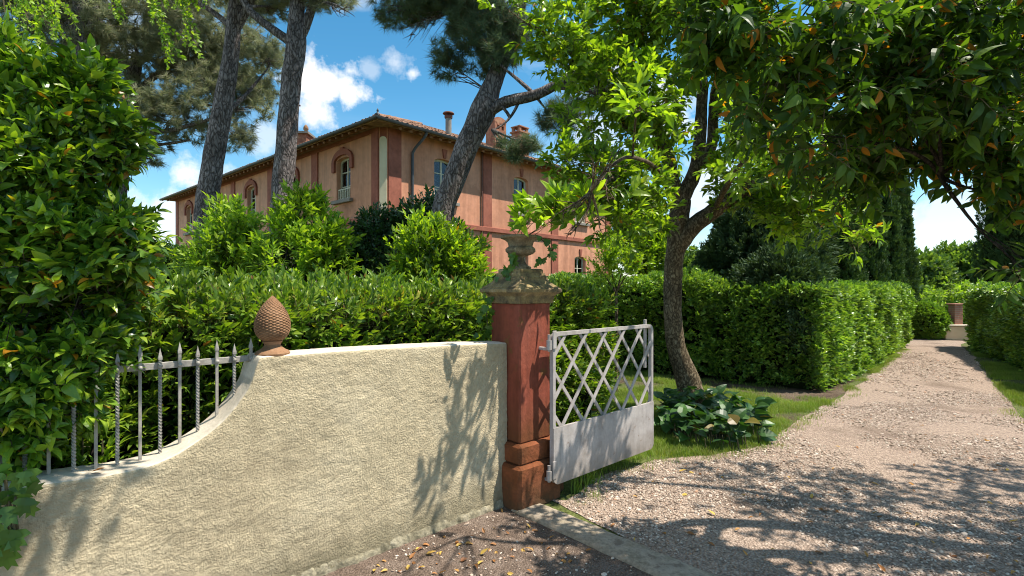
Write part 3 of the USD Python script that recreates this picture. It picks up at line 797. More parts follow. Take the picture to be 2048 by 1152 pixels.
for z, lab in ((1.255, "upper"), (0.235, "lower")):
    knuckle = trimesh.creation.cylinder(0.022, 0.075, sections=20)
    knuckle.apply_translation((GU0 - 0.028, GV, z))
    pin = trimesh.creation.cylinder(0.012, 0.13, sections=16)
    pin.apply_translation((GU0 - 0.028, GV, z + 0.015))
    arm = chamfer_box(GU0 - 0.04, GU0 - 0.016, -0.02, GV - 0.01, z - 0.045, z - 0.02, 0.004)
    strap = chamfer_box(GU0 - 0.012, GU0 + 0.03, GV + 0.0185, GV + 0.030, z - 0.03, z + 0.11, 0.003)
    hg = part(gate, "hinge", outward(loc(knuckle)), M["gate"], 40)
    part(hg, "hinge_pin", outward(loc(pin)), M["gate"], 40)
    part(hg, "hinge_arm", outward(loc(arm)), M["gate"])
    part(hg, "strap", outward(loc(strap)), M["gate"])
part(gate, "latch_post", outward(loc(chamfer_box(GU1 - 0.075, GU1 - 0.05, GV - 0.045, GV - 0.02, 0.93, GZ1 + 0.045, 0.004))), M["gate"])

# ------------------------------------------------------------------ villa
H0 = V(-4.43, 18.0, 0)
HL, HR = V(-0.741, 0.672, 0), V(0.672, 0.741, 0)
NL, NR = V(-0.672, -0.741, 0), V(0.741, -0.672, 0)
LEN = {"L": 22.6, "R": 14.6}
EAVE = 7.42


def hmap(side, p):
    p = np.asarray(p, float)
    d, n = (HL, NL) if side == "L" else (HR, NR)
    return H0 + p[..., :1] * d + p[..., 1:2] * n + p[..., 2:3] * V(0, 0, 1)


def hbox(side, s0, s1, d0, d1, z0, z1, c=0.004):
    m = chamfer_box(s0, s1, d0, d1, z0, z1, c)
    m.vertices = hmap(side, m.vertices)
    return outward(m)


def hext(side, poly, d0, d1):
    ms = []
    for g_ in getattr(poly, "geoms", [poly]):
        m = trimesh.creation.extrude_polygon(g_, d1 - d0, engine="earcut")
        v = m.vertices.copy()
        m.vertices = hmap(side, np.c_[v[:, 0], d0 + v[:, 2], v[:, 1]])
        ms.append(m)
    m = cat(ms)
    if m.volume < 0:
        m.invert()
    return m


villa = thing("villa", "two storey salmon plastered villa with tiled hip roof behind the hedge", "house", H0)


def arch(s, z0, z1, w, rise=0.14):
    t = np.linspace(0, np.pi, 13)
    return sg.Polygon([(s - w / 2, z0), (s + w / 2, z0)] + [(s + w / 2 * math.cos(a), z1 - rise + rise * math.sin(a)) for a in t])


WINS = {"L": [2.55, 6.75, 11.0, 15.5, 20.1], "R": [2.75, 7.2, 11.75]}
PIL = {"L": [(0.22, 0.62), (4.45, 4.95), (8.6, 9.1), (13.0, 13.5), (17.6, 18.1), (22.15, 22.6)], "R": [(0.22, 0.75), (4.8, 5.3), (9.35, 9.85), (14.1, 14.6)]}
for side in "LR":
    n_ = LEN[side]
    wallp = sg.box(0.18, 0, n_, EAVE)
    for s_ in WINS[side]:
        wallp = wallp.difference(arch(s_, 5.0, 6.6, 0.98)).difference(arch(s_, 1.5, 3.3, 0.98))
    part(villa, "facade", hext(side, wallp, -0.35, 0.0), M["facade_shade"] if side == "L" else M["facade_sun"], label="shaded long facade" if side == "L" else "sunlit short facade")
    for a, b in PIL[side]:
        part(villa, "pilaster", hbox(side, a, b, 0.0, 0.05, 0.0, EAVE - 0.32 if side == "L" else EAVE - 0.02), M["trim"])
    if side == "L":
        part(villa, "frieze", hbox(side, 0.22, n_, 0.002, 0.056, EAVE - 0.32, EAVE - 0.02), M["trim"])
    part(villa, "string_course", hbox(side, 0.1, n_ + 0.05, 0.003, 0.10, 4.02, 4.22, 0.02), M["trim"])
    part(villa, "base_course", hbox(side, 0.1, n_ + 0.05, 0.003, 0.08, 0.0, 0.9, 0.02), M["trim"])
    for s_ in WINS[side]:
        for (z0_, z1_) in ((5.0, 6.6), (1.5, 3.3)):
            ap = arch(s_, z0_, z1_, 0.98)
            ring = ap.buffer(0.0).difference(ap.buffer(-0.075))
            w_ = part(villa, "window", hext(side, ring, -0.24, -0.17), M["winwood"])
            mull = [sg.box(s_ - 0.035, z0_ + 0.05, s_ + 0.035, z1_ - 0.05)] + [sg.box(s_ - 0.45, z_ - 0.02, s_ + 0.45, z_ + 0.02) for z_ in np.linspace(z0_, z1_, 4)[1:-1]]
            part(w_, "glazing_bar", hext(side, shapely.union_all(mull).intersection(ap.buffer(-0.03)), -0.235, -0.18), M["winwood"])
            part(w_, "pane", hext(side, ap.buffer(-0.05), -0.212, -0.206), M["glass"])
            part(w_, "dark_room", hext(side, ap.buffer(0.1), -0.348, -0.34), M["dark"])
            part(w_, "sill", hbox(side, s_ - 0.68, s_ + 0.68, 0.0, 0.15, z0_ - 0.13, z0_, 0.015), M["sill"])
            if z0_ > 4:
                bal = [sg.box(s_ - 0.48, z0_ + 0.40, s_ + 0.48, z0_ + 0.44), sg.box(s_ - 0.48, z0_ + 0.03, s_ + 0.48, z0_ + 0.07)] + [sg.box(x - 0.018, z0_ + 0.05, x + 0.018, z0_ + 0.42) for x in np.linspace(s_ - 0.43, s_ + 0.43, 8)]
                part(w_, "railing", hext(side, shapely.union_all(bal), -0.09, -0.055), M["winwood"])
            if side == "L":
                t_ = np.linspace(0.0, np.pi, 17)
                hood = sg.Polygon([(s_ + 0.72 * math.cos(a), z1_ - 0.16 + 0.46 * math.sin(a)) for a in t_] + [(s_ + 0.56 * math.cos(a), z1_ - 0.16 + 0.24 * math.sin(a)) for a in t_[::-1]])
                hood = shapely.union_all([hood, sg.box(s_ - 0.73, z1_ - 0.5, s_ - 0.55, z1_ - 0.12), sg.box(s_ + 0.55, z1_ - 0.5, s_ + 0.73, z1_ - 0.12), sg.box(s_ - 0.10, z1_ + 0.08, s_ + 0.10, z1_ + 0.36)])
                part(w_, "hood_mould", hext(side, hood, 0.001, 0.09), M["trim"])
            else:
                part(w_, "keystone", hext(side, sg.Polygon([(s_ - 0.05, z1_ + 0.03), (s_ + 0.05, z1_ + 0.03), (s_ + 0.11, z1_ + 0.36), (s_ - 0.11, z1_ + 0.36)]), 0.001, 0.06), M["trim"])
# chamfered corner with its cream strip
cc = [hmap("L", V(0.20, 0.0, 0))[:2], hmap("R", V(0.20, 0.0, 0))[:2], hmap("R", V(0.20, -0.3, 0))[:2], hmap("L", V(0.20, -0.3, 0))[:2]]
m = trimesh.creation.extrude_polygon(sg.MultiPoint([tuple(x) for x in cc]).convex_hull, EAVE, engine="earcut")
part(villa, "corner_face", m, M["trim"])
mid = (hmap("L", V(0.20, 0, 0)) + hmap("R", V(0.20, 0, 0))) / 2
tx = unit(hmap("R", V(0.20, 0, 0)) - hmap("L", V(0.20, 0, 0)))
nx = unit(NL + NR)
stp = sg.box(-0.125, 0.9, 0.125, EAVE - 0.62).union(sg.Point(0, EAVE - 0.62).buffer(0.125))
m = trimesh.creation.extrude_polygon(stp, 0.045, engine="earcut")
v_ = m.vertices.copy()
m.vertices = mid + v_[:, :1] * tx + v_[:, 1:2] * V(0, 0, 1) + (v_[:, 2:3] + 0.001) * nx
part(villa, "cream_strip", outward(m), M["cream"])
# hidden back walls so that the house is closed
far = H0 + HL * 22.6 + HR * 14.6
for a, b in ((H0 + HL * 22.6, far), (H0 + HR * 14.6, far)):
    t = unit(b - a)
    n_ = np.linalg.norm(b - a)
    w = trimesh.creation.box((n_, 0.3, EAVE))
    w.vertices = (a + b) / 2 + w.vertices[:, :1] * t + w.vertices[:, 1:2] * np.cross(V(0, 0, 1), t) + (w.vertices[:, 2:3] + EAVE / 2) * V(0, 0, 1)
    part(villa, "rear_wall", w, M["facade_sun"])
# eaves, rafters, gutters, roof
OV, PITCH = 0.64, math.tan(math.radians(22.0))
for side in "LR":
    n_ = LEN[side]
    sq = np.array([(s_, d_, EAVE + 0.006 + t_ - d_ * PITCH) for t_ in (0, 0.06) for s_, d_ in ((0.0, 0.0), (n_, 0.0), (n_ + OV, OV), (-OV, OV))])
    part(villa, "soffit", trimesh.Trimesh(hmap(side, sq)).convex_hull, M["soffit"])
    part(villa, "eave_moulding", hbox(side, 0.15, n_, 0.0, 0.07, EAVE - 0.016, EAVE + 0.004, 0.003), M["eave_wood"])
    for s_ in np.arange(0.35, n_, 0.44):
        rm = chamfer_box(s_ - 0.07, s_ + 0.07, 0.072, OV - 0.08, EAVE - 0.12, EAVE + 0.002, 0.02)
        rm.vertices[:, 2] -= rm.vertices[:, 1] * PITCH
        rm.vertices = hmap(side, rm.vertices)
        part(villa, "rafter_tail", outward(rm), M["eave_wood"])
    gq = []
    for s_ in (-OV - 0.12, n_ + OV):
        gq.append(hmap(side, np.array([(s_, OV + 0.065 + 0.07 * math.sin(t), EAVE + 0.10 - OV * PITCH - 0.075 * math.cos(t)) for t in np.linspace(-np.pi / 2, np.pi / 2, 9)])))
    gq = np.array(gq)
    gm = grid_mesh(gq)
    gm2 = gm.copy()
    gm2.vertices = gm2.vertices + V(0, 0, 0.012)
    gm2.invert()
    part(villa, "gutter", cat([gm, gm2]), M["gutter"], 60)
dp = [hmap("R", V(1.35, OV + 0.06, EAVE - 0.24)), hmap("R", V(1.35, OV - 0.02, EAVE - 0.36)), hmap("R", V(1.22, 0.16, EAVE - 0.78)), hmap("R", V(1.2, 0.08, EAVE - 0.98)), hmap("R", V(1.2, 0.08, 3.0)), hmap("R", V(1.2, 0.08, 0.0))]
part(villa, "downpipe", tube(dp, [0.05] * 6, 10, n=40), M["gutter"], 50)
part(villa, "downpipe", tube([hmap("R", V(4.72, 0.06, EAVE - 0.05)), hmap("R", V(4.72, 0.06, 0))], [0.035] * 2, 8), M["rust"], 50, label="rusty downpipe")
RZ0 = EAVE + 0.08 - OV * PITCH
e0 = H0 + NL * OV + NR * OV + V(0, 0, RZ0)
WR, WL = LEN["R"] + 2 * OV, LEN["L"] + 2 * OV
hw = WR / 2
ez_ = RZ0 + hw * PITCH
cr = [e0, e0 + HR * WR, e0 + HR * WR + HL * WL, e0 + HL * WL]
r0 = e0 + HR * hw + HL * hw
r0[2] = ez_
r1 = e0 + HR * hw + HL * (WL - hw)
r1[2] = ez_
roof_v = np.array(cr + [r0, r1])
roof = part(villa, "roof", outward(trimesh.Trimesh(roof_v, [(0, 1, 4), (1, 2, 5), (1, 5, 4), (2, 3, 5), (3, 0, 4), (3, 4, 5), (0, 2, 1), (0, 3, 2)], process=False)), M["rooftile"])


def tile_slope(origin, along, inward, length, tri_len):
    """Rows of half-round cover tiles running down one slope."""
    ms = []
    r_ = np.random.default_rng(5)
    slope_d = unit(inward + V(0, 0, PITCH))
    nn = unit(np.cross(along, slope_d))
    nn = nn if nn[2] > 0 else -nn
    for s_ in np.arange(0.1, length, 0.21):
        maxd = min(s_, length - s_, hw) * 1.0
        k = 0
        while k * 0.36 < maxd / math.cos(math.atan(PITCH)) and k < 22:
            base = origin + along * (s_ + r_.normal(0, 0.008)) + slope_d * (k * 0.36 - 0.06) + nn * (0.012 + r_.normal(0, 0.006))
            t = np.linspace(0, np.pi, 5)
            a0 = [base + along * (0.085 * math.cos(x)) + nn * (0.075 * math.sin(x) + 0.02) for x in t]
            a1 = [base + slope_d * 0.42 + along * (0.068 * math.cos(x)) + nn * (0.06 * math.sin(x)) for x in t]
            ms.append(np.array([a0, a1]))
            k += 1
    vs, fs_ = [], []
    for i, q in enumerate(ms):
        g_ = grid_mesh(q)
        vs.append(g_.vertices)
        fs_.append(g_.faces + i * 10)
    return trimesh.Trimesh(np.vstack(vs), np.vstack(fs_), process=False)


tl = cat([tile_slope(e0, HR, HL, WR, hw), tile_slope(e0, HL, HR, WL, hw)])
part(roof, "roof_tiles", tl, M["rooftile"], kind="stuff")
part(roof, "hip_ridge", tube([e0 + V(0, 0, 0.03), r0 + V(0, 0, 0.05)], [0.12, 0.12], 8, 0.08, n=40), M["rooftile"], 50)
part(roof, "ridge_cap", tube([r0 + V(0, 0, 0.05), r1 + V(0, 0, 0.05)], [0.12, 0.12], 8, 0.08, n=40), M["rooftile"], 50)
part(roof, "corner_spike", lathe([(0, 0), (0.06, 0), (0.05, 0.06), (0.025, 0.1), (0.04, 0.14), (0.025, 0.19), (0, 0.23)], 12, e0 + V(0.02, 0, 0.08)), M["gutter"], 50)


def chim(px, py_top, s_in, w, d, side_off, name="chimney", holes=True):
    """A brick stack rising from the short slope, at picture column px, s_in metres inside the eave."""
    k = (px - 1024) / FPX
    a = e0 + HL * s_in
    s_ = (k * a[1] - a[0]) / (HR[0] - k * HR[1])
    b = a + HR * s_
    zt = EYE - (py_top - 576) / FPX * b[1]
    zb = RZ0 + s_in * PITCH - 0.6
    m = trimesh.creation.box((w, d, zt - zb))
    def put(m_, z):
        v = m_.vertices
        m_.vertices = b + v[:, :1] * HR + v[:, 1:2] * HL + (v[:, 2:3] + z - b[2]) * V(0, 0, 1)
        return outward(m_)
    c = part(roof, name, put(m.subdivide().subdivide(), (zt + zb) / 2), M["chimney"])
    return b, zt, put


b, zt, put = chim(992, 262, 1.2, 0.7, 0.55, 0)
part(roof, "chimney_cap", put(cat([trimesh.creation.box((0.14, 0.55, 0.3)).apply_translation((x, 0, 0)) for x in (-0.28, 0, 0.28)] + [trimesh.creation.cylinder(0.38, 0.55, sections=16).apply_transform(trimesh.transformations.rotation_matrix(np.pi / 2, [1, 0, 0])).apply_scale([1, 1, 0.5]).apply_translation((0, 0, 0.2))]), zt + 0.15), M["chimney"])
b, zt, put = chim(1040, 268, 1.1, 0.62, 0.5, 0)
part(roof, "chimney_cap", put(cat([trimesh.creation.box((0.72, 0.6, 0.07)), trimesh.creation.box((0.66, 0.54, 0.05)).apply_translation((0, 0, 0.24))] + [trimesh.creation.box((0.12, 0.12, 0.2)).apply_translation((x, y, 0.12)) for x in (-0.24, 0.24) for y in (-0.18, 0.18)]), zt + 0.03), M["chimney"])
k = (897 - 1024) / FPX
a = e0 + HL * 1.0
s_ = (k * a[1] - a[0]) / (HR[0] - k * HR[1])
fb = a + HR * s_
fzt = EYE - (236 - 576) / FPX * fb[1]
fl = part(roof, "flue_pipe", lathe([(0, 0), (0.12, 0), (0.12, fzt - RZ0 - 0.2), (0, fzt - RZ0 - 0.2)], 16, V(fb[0], fb[1], RZ0 + 0.2)), M["sill"], 50)
part(roof, "flue_cowl", lathe([(0.14, 0), (0.16, 0.02), (0.16, 0.10), (0.14, 0.11), (0.0, 0.13)], 16, V(fb[0], fb[1], fzt - 0.02)), M["rust"], 50)
part(roof, "flue_hat", lathe([(0.0, 0), (0.23, 0), (0.2, 0.05), (0, 0.08)], 16, V(fb[0], fb[1], fzt + 0.16)), M["rust"], 50)
# bell turret behind the long slope
bt = P(603, 300, 24.5)
bt_base = V(bt[0], bt[1], 7.4)
z_at = lambda py: EYE - (py - 576) / FPX * bt[1]
tur = part(roof, "bell_turret", trimesh.creation.box((0.75, 0.75, z_at(272) - 7.2)).apply_translation((bt[0], bt[1], (z_at(272) + 7.2) / 2)), M["chimney"])
part(roof, "turret_cornice", trimesh.creation.box((0.95, 0.95, 0.10)).apply_translation((bt[0], bt[1], z_at(272) + 0.05)), M["sill"])
fx = (590 - 1024) / FPX * bt[1]
part(roof, "bell_frame", cat([trimesh.creation.box((0.05, 0.05, z_at(206) - z_at(275))).apply_translation((fx + 0.12, bt[1], (z_at(206) + z_at(275)) / 2)), trimesh.creation.box((0.05, 0.05, z_at(212) - z_at(275))).apply_translation((fx - 0.35, bt[1], (z_at(212) + z_at(275)) / 2)), trimesh.creation.box((0.75, 0.06, 0.06)).apply_translation((fx - 0.1, bt[1] - 0.056, z_at(212)))]), M["rust"])
part(roof, "bell", lathe([(0, 0.3), (0.05, 0.3), (0.1, 0.25), (0.13, 0.12), (0.19, 0.02), (0.2, 0), (0, 0)], 18, (fx - 0.12, bt[1], z_at(243))), M["rust"], 50)
part(roof, "turret_ornament", lathe([(0, 0), (0.07, 0), (0.05, 0.06), (0.12, 0.14), (0.11, 0.24), (0.05, 0.34), (0, 0.38)], 14, ((613 - 1024) / FPX * bt[1] + 0.05, bt[1] - 0.2, z_at(272) + 0.1)), M["terracotta"], 50)

# ------------------------------------------------------------------ foliage kit
def leaf(length, width, fold=0.25, curl=0.15, seg=3, tipy=0.66, lobed=False):
    """One leaf along +x from the origin, face up +z: a folded, curled blade. Returns (v, f)."""
    t = np.linspace(0, 1, seg + 2)
    w = np.sin(np.pi * t ** tipy) ** 0.9 * width / 2
    w[0], w[-1] = width * 0.03, 0
    x = t * length
    z = -curl * length * (t ** 2) + 0.04 * length * np.sin(np.pi * t)
    v = []
    for i in range(len(t)):
        v += [(x[i], -w[i], z[i] + fold * w[i]), (x[i], 0, z[i]), (x[i], w[i], z[i] + fold * w[i])]
    f = []
    for i in range(len(t) - 1):
        a = 3 * i
        if i == len(t) - 2:
            f += [(a, a + 4, a + 1), (a + 1, a + 4, a + 2)]
        else:
            f += [(a, a + 3, a + 4), (a, a + 4, a + 1), (a + 1, a + 4, a + 5), (a + 1, a + 5, a + 2)]
    v, f = np.array(v, float), np.array(f)
    if len(t) >= 2:  # last row is one point
        keep = np.ones(len(v), bool)
        keep[[len(v) - 3, len(v) - 1]] = False
        remap = np.cumsum(keep) - 1
        f = remap[f]
        v = v[keep]
    return v, f


def ivy_leaf(size):
    a = np.array([(0, 0), (0.05, -0.32), (0.30, -0.52), (0.42, -0.25), (0.78, -0.40), (0.72, -0.14), (1.0, 0.0), (0.72, 0.14), (0.78, 0.40), (0.42, 0.25), (0.30, 0.52), (0.05, 0.32)]) * size
    v = np.c_[a, 0.10 * np.abs(a[:, 1]) - 0.18 * (a[:, 0] / size) ** 2 * size]
    v = np.vstack([v, [(0.4 * size, 0, -0.03 * size)]])
    n = len(a)
    return v, np.array([(n, i, (i + 1) % n) for i in range(n)])


def twig(seed, n=7, ln=0.16, ll=0.07, lw=0.028, spread=55, rosette=0.0, fold=0.25, curl=0.2, vary=0.42, droop=0.0, seg=3, flat=0.35):
    """A shoot along +x: list of leaves [(v, f)], and the stem mesh."""
    r = np.random.default_rng(seed)
    out = []
    for i in range(n):
        t = (i + 0.6) / n
        t = t ** (1 - rosette * 0.6)
        s = (1 + vary * (r.random() - 0.5) * 2) * (1.05 - 0.35 * abs(t - 0.55))
        v, f = leaf(ll * s, lw * s, fold, curl * r.uniform(0.3, 1.6), seg)
        side = i * 137.5 + r.normal(0, 22)
        sp = spread * (1.15 - 0.5 * t) + r.normal(0, 9)
        # lean away from the stem, flattened so that most faces look up
        d = V(math.cos(math.radians(sp)), math.sin(math.radians(sp)) * math.cos(math.radians(side)), math.sin(math.radians(sp)) * math.sin(math.radians(side)) * flat + 0.12 - droop)
        up = unit(V(0.0, 0.0, 1.0) + r.normal(0, 0.35, 3))
        R = frames(d, up)
        out.append((v @ R.T + V(t * ln, 0, 0), f))
    stem = tube([(-0.03, 0, 0), (ln * 0.5, 0, 0.004), (ln, 0, 0)], [0.003, 0.0024, 0.0014], 3, n=3, cap=False)
    return out, stem


def twig_mesh(tw, with_stem=True):
    vs, fs_, rn_, o = [], [], [], 0
    for k, (v, f) in enumerate(tw[0]):
        vs.append(v)
        fs_.append(f + o)
        rn_.append(np.full(len(v), (k * 0.618034) % 1.0))
        o += len(v)
    m = trimesh.Trimesh(np.vstack(vs), np.vstack(fs_), process=False)
    m.metadata["rnd"] = np.hstack(rn_)
    return m


def tuft(seed, n=60, ln=0.15, w=0.006, cone=1.2, fwd=0.4):
    """A brush of needles about +x."""
    r = np.random.default_rng(seed)
    d = unit(np.c_[np.full(n, fwd), r.normal(0, 1, (n, 2)) * cone * 0.6] + r.normal(0, 0.15, (n, 3)))
    base = np.c_[r.uniform(-0.06, 0.06, n), np.zeros(n), np.zeros(n)]
    l = ln * r.uniform(0.6, 1.15, n)
    side = unit(np.cross(d, r.normal(0, 1, (n, 3)))) * w / 2
    v = np.stack([base - side, base + side, base + d * l[:, None] + side * 0.4], 1).reshape(-1, 3)
    m = trimesh.Trimesh(v, np.arange(3 * n).reshape(-1, 3), process=False)
    m.metadata["rnd"] = np.repeat(r.random(n), 3)
    return m


def spray(seed, n=34, ln=0.22, w=0.02):
    """Upswept scale-leaved cypress spray along +x."""
    r = np.random.default_rng(seed)
    v, k = [], 0
    for i in range(n):
        t = r.random() ** 0.8
        d = unit(V(1.0, *(r.normal(0, 0.42, 2))))
        b = V(t * ln * 0.7, r.normal(0, 0.025), r.normal(0, 0.025))
        l = ln * r.uniform(0.2, 0.42)
        s = unit(np.cross(d, r.normal(0, 1, 3))) * w / 2
        v += [b - s * 0.5, b + s * 0.5, b + d * l * 0.55 + s, b + d * l * 0.55 - s, b + d * l]
        k += 1
    f = []
    for i in range(k):
        a = 5 * i
        f += [(a, a + 1, a + 2), (a, a + 2, a + 3), (a + 3, a + 2, a + 4)]
    m = trimesh.Trimesh(np.array(v), f, process=False)
    m.metadata["rnd"] = np.repeat(r.random(k), 5) * 0.6
    return m


def in_frame(p, margin=0.0):
    x, y = p[:, 0] / p[:, 1] * FPX + 1024, 576 - (p[:, 2] - EYE) / p[:, 1] * FPX
    return (p[:, 1] > 0.3) & (x > -margin) & (x < 2048 + margin) & (y > -margin) & (y < 1152 + margin)


def plant_out(parent, name, twigs, mat, pos, dirs, ups, scale, seed, n_leaves=0, front=None):
    """Shoots at pos along dirs. The shoots that show largest are laid out leaf by leaf as parts, the rest is one instanced part."""
    r = np.random.default_rng(seed)
    org = ORIGIN["/".join(parent.split("/")[:3])]
    R = frames(dirs, ups)
    idx = r.integers(0, len(twigs), len(pos))
    rest = np.ones(len(pos), bool)
    if n_leaves:
        per = len(twigs[0][0])
        vis = in_frame(pos, -10) if front is None else front
        key = np.linalg.norm(pos - V(0, 0, EYE), axis=1) + r.random(len(pos)) * 0.25 + np.where(vis, 0, 1e6)
        chosen = np.argsort(key)[: max(1, n_leaves // per)]
        for c in chosen:
            rest[c] = False
            for v, f in twigs[idx[c]][0]:
                part(parent, "leaf", (pos[c] + (v * scale[c]) @ R[c].T, f), mat)
    quat = Rotation.from_matrix(R[rest]).as_quat()
    g_ = instances(num(parent, name), [(twig_mesh(t), mat, t[1], M["twig"]) for t in twigs], pos[rest] - org, quat, scale[rest], idx[rest])
    meta(g_, kind="stuff")
    return g_


def lobe_points(lobes, n, seed, shell=0.35, gap=0.42, gap_scale=1.3, flat_bottom=None):
    """Points through soft ellipsoids, thinned by noise into clumps; returns points and outward directions."""
    r = np.random.default_rng(seed)
    lobes = np.array([tuple(l) for l in lobes], float)
    if lobes.shape[1] == 4:
        lobes = np.c_[lobes, lobes[:, 3], lobes[:, 3]]
    wgt = (lobes[:, 3] * lobes[:, 4] * lobes[:, 5]) ** (2 / 3)
    k = r.choice(len(lobes), int(n * 2.2), p=wgt / wgt.sum())
    d = unit(r.normal(0, 1, (len(k), 3)))
    rad = (shell + (1 - shell) * r.random(len(k))) ** 0.6
    p = lobes[k, :3] + d * rad[:, None] * lobes[k, 3:]
    keep = meshkit.fbm(p * gap_scale, 3, seed % 50) > gap + 0.08 * (r.random(len(k)) - 0.5)
    p, d = p[keep], d[keep]
    return p[:n], d[:n]


def px_lobes(rows, squash=1.0):
    """(px, py, depth, radius in px[, depth radius]) to ellipsoids."""
    out = []
    for row in rows:
        c = P(*row[:3])
        r_ = row[3] * row[2] / FPX
        out.append((*c, r_, row[4] if len(row) > 4 else r_, r_ * squash))
    return out


def crown(parent, name, lobes, n, twigs, mat, seed, out=0.7, up=0.5, jit=0.6, size=(0.8, 1.25), shell=0.35, gap=0.42, gap_scale=1.3, n_leaves=0, droop=0.0, clip=None):
    r = np.random.default_rng(seed + 1)
    p, d = lobe_points(lobes, n, seed, shell, gap, gap_scale)
    if clip is not None:
        k = clip(p)
        p, d = p[k], d[k]
    k = p[:, 2] > 0.03
    p, d = p[k], d[k]
    dirs = unit(out * d + up * V(0, 0, 1) + jit * r.normal(0, 0.6, d.shape) - droop * V(0, 0, 1))
    ups = unit(V(0, 0, 1) + r.normal(0, 0.35, d.shape) + 0.25 * d)
    return plant_out(parent, name, twigs, mat, p, dirs, ups, r.uniform(*size, len(p)), seed + 2, n_leaves)


def tuft_crown(parent, name, lobes, n, protos, mat, seed, size=(0.8, 1.3), shell=0.3, gap=0.42, gap_scale=0.9, out=0.6, up=0.5, jit=0.7, clip=None):
    r = np.random.default_rng(seed + 1)
    org = ORIGIN["/".join(parent.split("/")[:3])]
    p, d = lobe_points(lobes, n, seed, shell, gap, gap_scale)
    if clip is not None:
        k = clip(p)
        p, d = p[k], d[k]
    dirs = unit(out * d + up * V(0, 0, 1) + jit * r.normal(0, 0.7, d.shape))
    R = frames(dirs, unit(r.normal(0, 1, d.shape)))
    g_ = instances(num(parent, name), [(m_, mat) for m_ in protos], p - org, Rotation.from_matrix(R).as_quat(), r.uniform(*size, len(p)), r.integers(0, len(protos), len(p)))
    meta(g_, kind="stuff")
    return p


def limbs(parent, start, lobes, r0, mat, seed, sides=6, bend=0.25, name="branch", every=1, side=5):
    """A bough from one of the points in start to each lobe's centre."""
    r = np.random.default_rng(seed)
    start = np.atleast_2d(start)
    for i, l in enumerate(lobes[::every]):
        c = np.array(l[:3])
        s = start[np.argmin(np.linalg.norm(start - c, axis=1))]
        n_ = np.linalg.norm(c - s)
        m1 = s + (c - s) * 0.4 + V(0, 0, bend * n_ * 0.35) + r.normal(0, 0.06 * n_, 3)
        ms = [tube([s, m1, c], [r0, r0 * 0.6, r0 * 0.18], sides, 0.12, seed + i, n=9)]
        rr = np.array(l[3:6]) if len(l) == 6 else np.full(3, l[3])
        for k in range(side):
            t_ = r.uniform(0.45, 1.0)
            b = m1 + (c - m1) * (t_ - 0.4) / 0.6 if t_ > 0.4 else s + (m1 - s) * t_ / 0.4
            e = c + unit(r.normal(0, 1, 3)) * rr * r.uniform(0.6, 1.0)
            ms.append(tube([b, (b + e) / 2 + r.normal(0, 0.08, 3) * rr, e], [r0 * 0.32, r0 * 0.2, r0 * 0.07], 4, 0.0, n=6, cap=False))
        part(parent, name, cat(ms), mat, True)


# ------------------------------------------------------------------ clipped hedges
def hedge(name, label, corners, height, mat, twigs, per_m2, seed, n_leaves=0, wob=0.05, size=(0.85, 1.2), taper=0.0, faces=None, top_boost=1.0, shoots=0.0, group=None):
    """corners: four ground points (x, y), in order; a soft block of shoots round a dark core of twigs."""
    r = np.random.default_rng(seed)
    c = np.array(corners, float)
    if sg.Polygon(c).exterior.is_ccw is False:
        c = c[::-1]
    base = np.r_[c.mean(0), 0]
    t = thing(name, label, "hedge", base, group=group)
    core = sg.Polygon(c).buffer(-0.16)
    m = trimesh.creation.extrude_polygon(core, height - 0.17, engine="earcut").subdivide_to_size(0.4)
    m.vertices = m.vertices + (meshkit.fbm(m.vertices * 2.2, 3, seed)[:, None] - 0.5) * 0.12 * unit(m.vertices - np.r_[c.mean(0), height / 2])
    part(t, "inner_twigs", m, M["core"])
    pos, nor = [], []
    for i in range(4):
        a, b = c[i], c[(i + 1) % 4]
        e = b - a
        ln = np.linalg.norm(e)
        nv = np.r_[e[1], -e[0], 0] / ln
        n = int(ln * height * per_m2)
        if nv[:2] @ (np.array([0.0, 0.0]) - (a + b) / 2) < 0:
            n = int(n * 0.35)
        s, z = r.random(n), r.random(n) ** 0.9 * height
        pos.append(np.c_[a + e * s[:, None], z] - nv * (taper * z[:, None]))
        nor.append(np.repeat(nv[None], n, 0))
    x0, y0, x1, y1 = sg.Polygon(c).bounds
    n = int((x1 - x0) * (y1 - y0) * per_m2 * top_boost)
    q = np.c_[r.uniform(x0, x1, n), r.uniform(y0, y1, n)]
    q = q[inside(sg.Polygon(c), q)]
    pos.append(np.c_[q, np.full(len(q), height)])
    nor.append(np.repeat([[0, 0, 1.0]], len(q), 0))
    pos, nor = np.vstack(pos), np.vstack(nor)
    lump = (meshkit.fbm(pos * 1.5, 3, seed) - 0.5) * 2 * wob * 2.6
    pos = pos + nor * (lump - 0.02 - r.random(len(pos)) ** 1.5 * 0.14)[:, None]
    thin = meshkit.fbm(pos * 2.6, 3, seed + 4)
    k = (thin > 0.40) | (r.random(len(pos)) < 0.55)
    pos, nor = pos[k], nor[k]
    if shoots:
        k = (nor[:, 2] > 0.5) & (r.random(len(pos)) < shoots)
        pos[k, 2] += r.uniform(0.03, 0.13, k.sum())
    dirs = unit(nor + V(0, 0, 0.55) + r.normal(0, 0.42, pos.shape))
    ups = unit(V(0, 0, 1) + 0.8 * nor + r.normal(0, 0.3, pos.shape))
    pos[:, 2] = np.maximum(pos[:, 2], 0.04)
    facing = ((nor * (V(0, 0, EYE) - pos)).sum(1) > 0) & in_frame(pos, -10)
    plant_out(t, "foliage", twigs, mat, pos, dirs, ups, r.uniform(*size, len(pos)), seed + 3, n_leaves, facing)
    return t


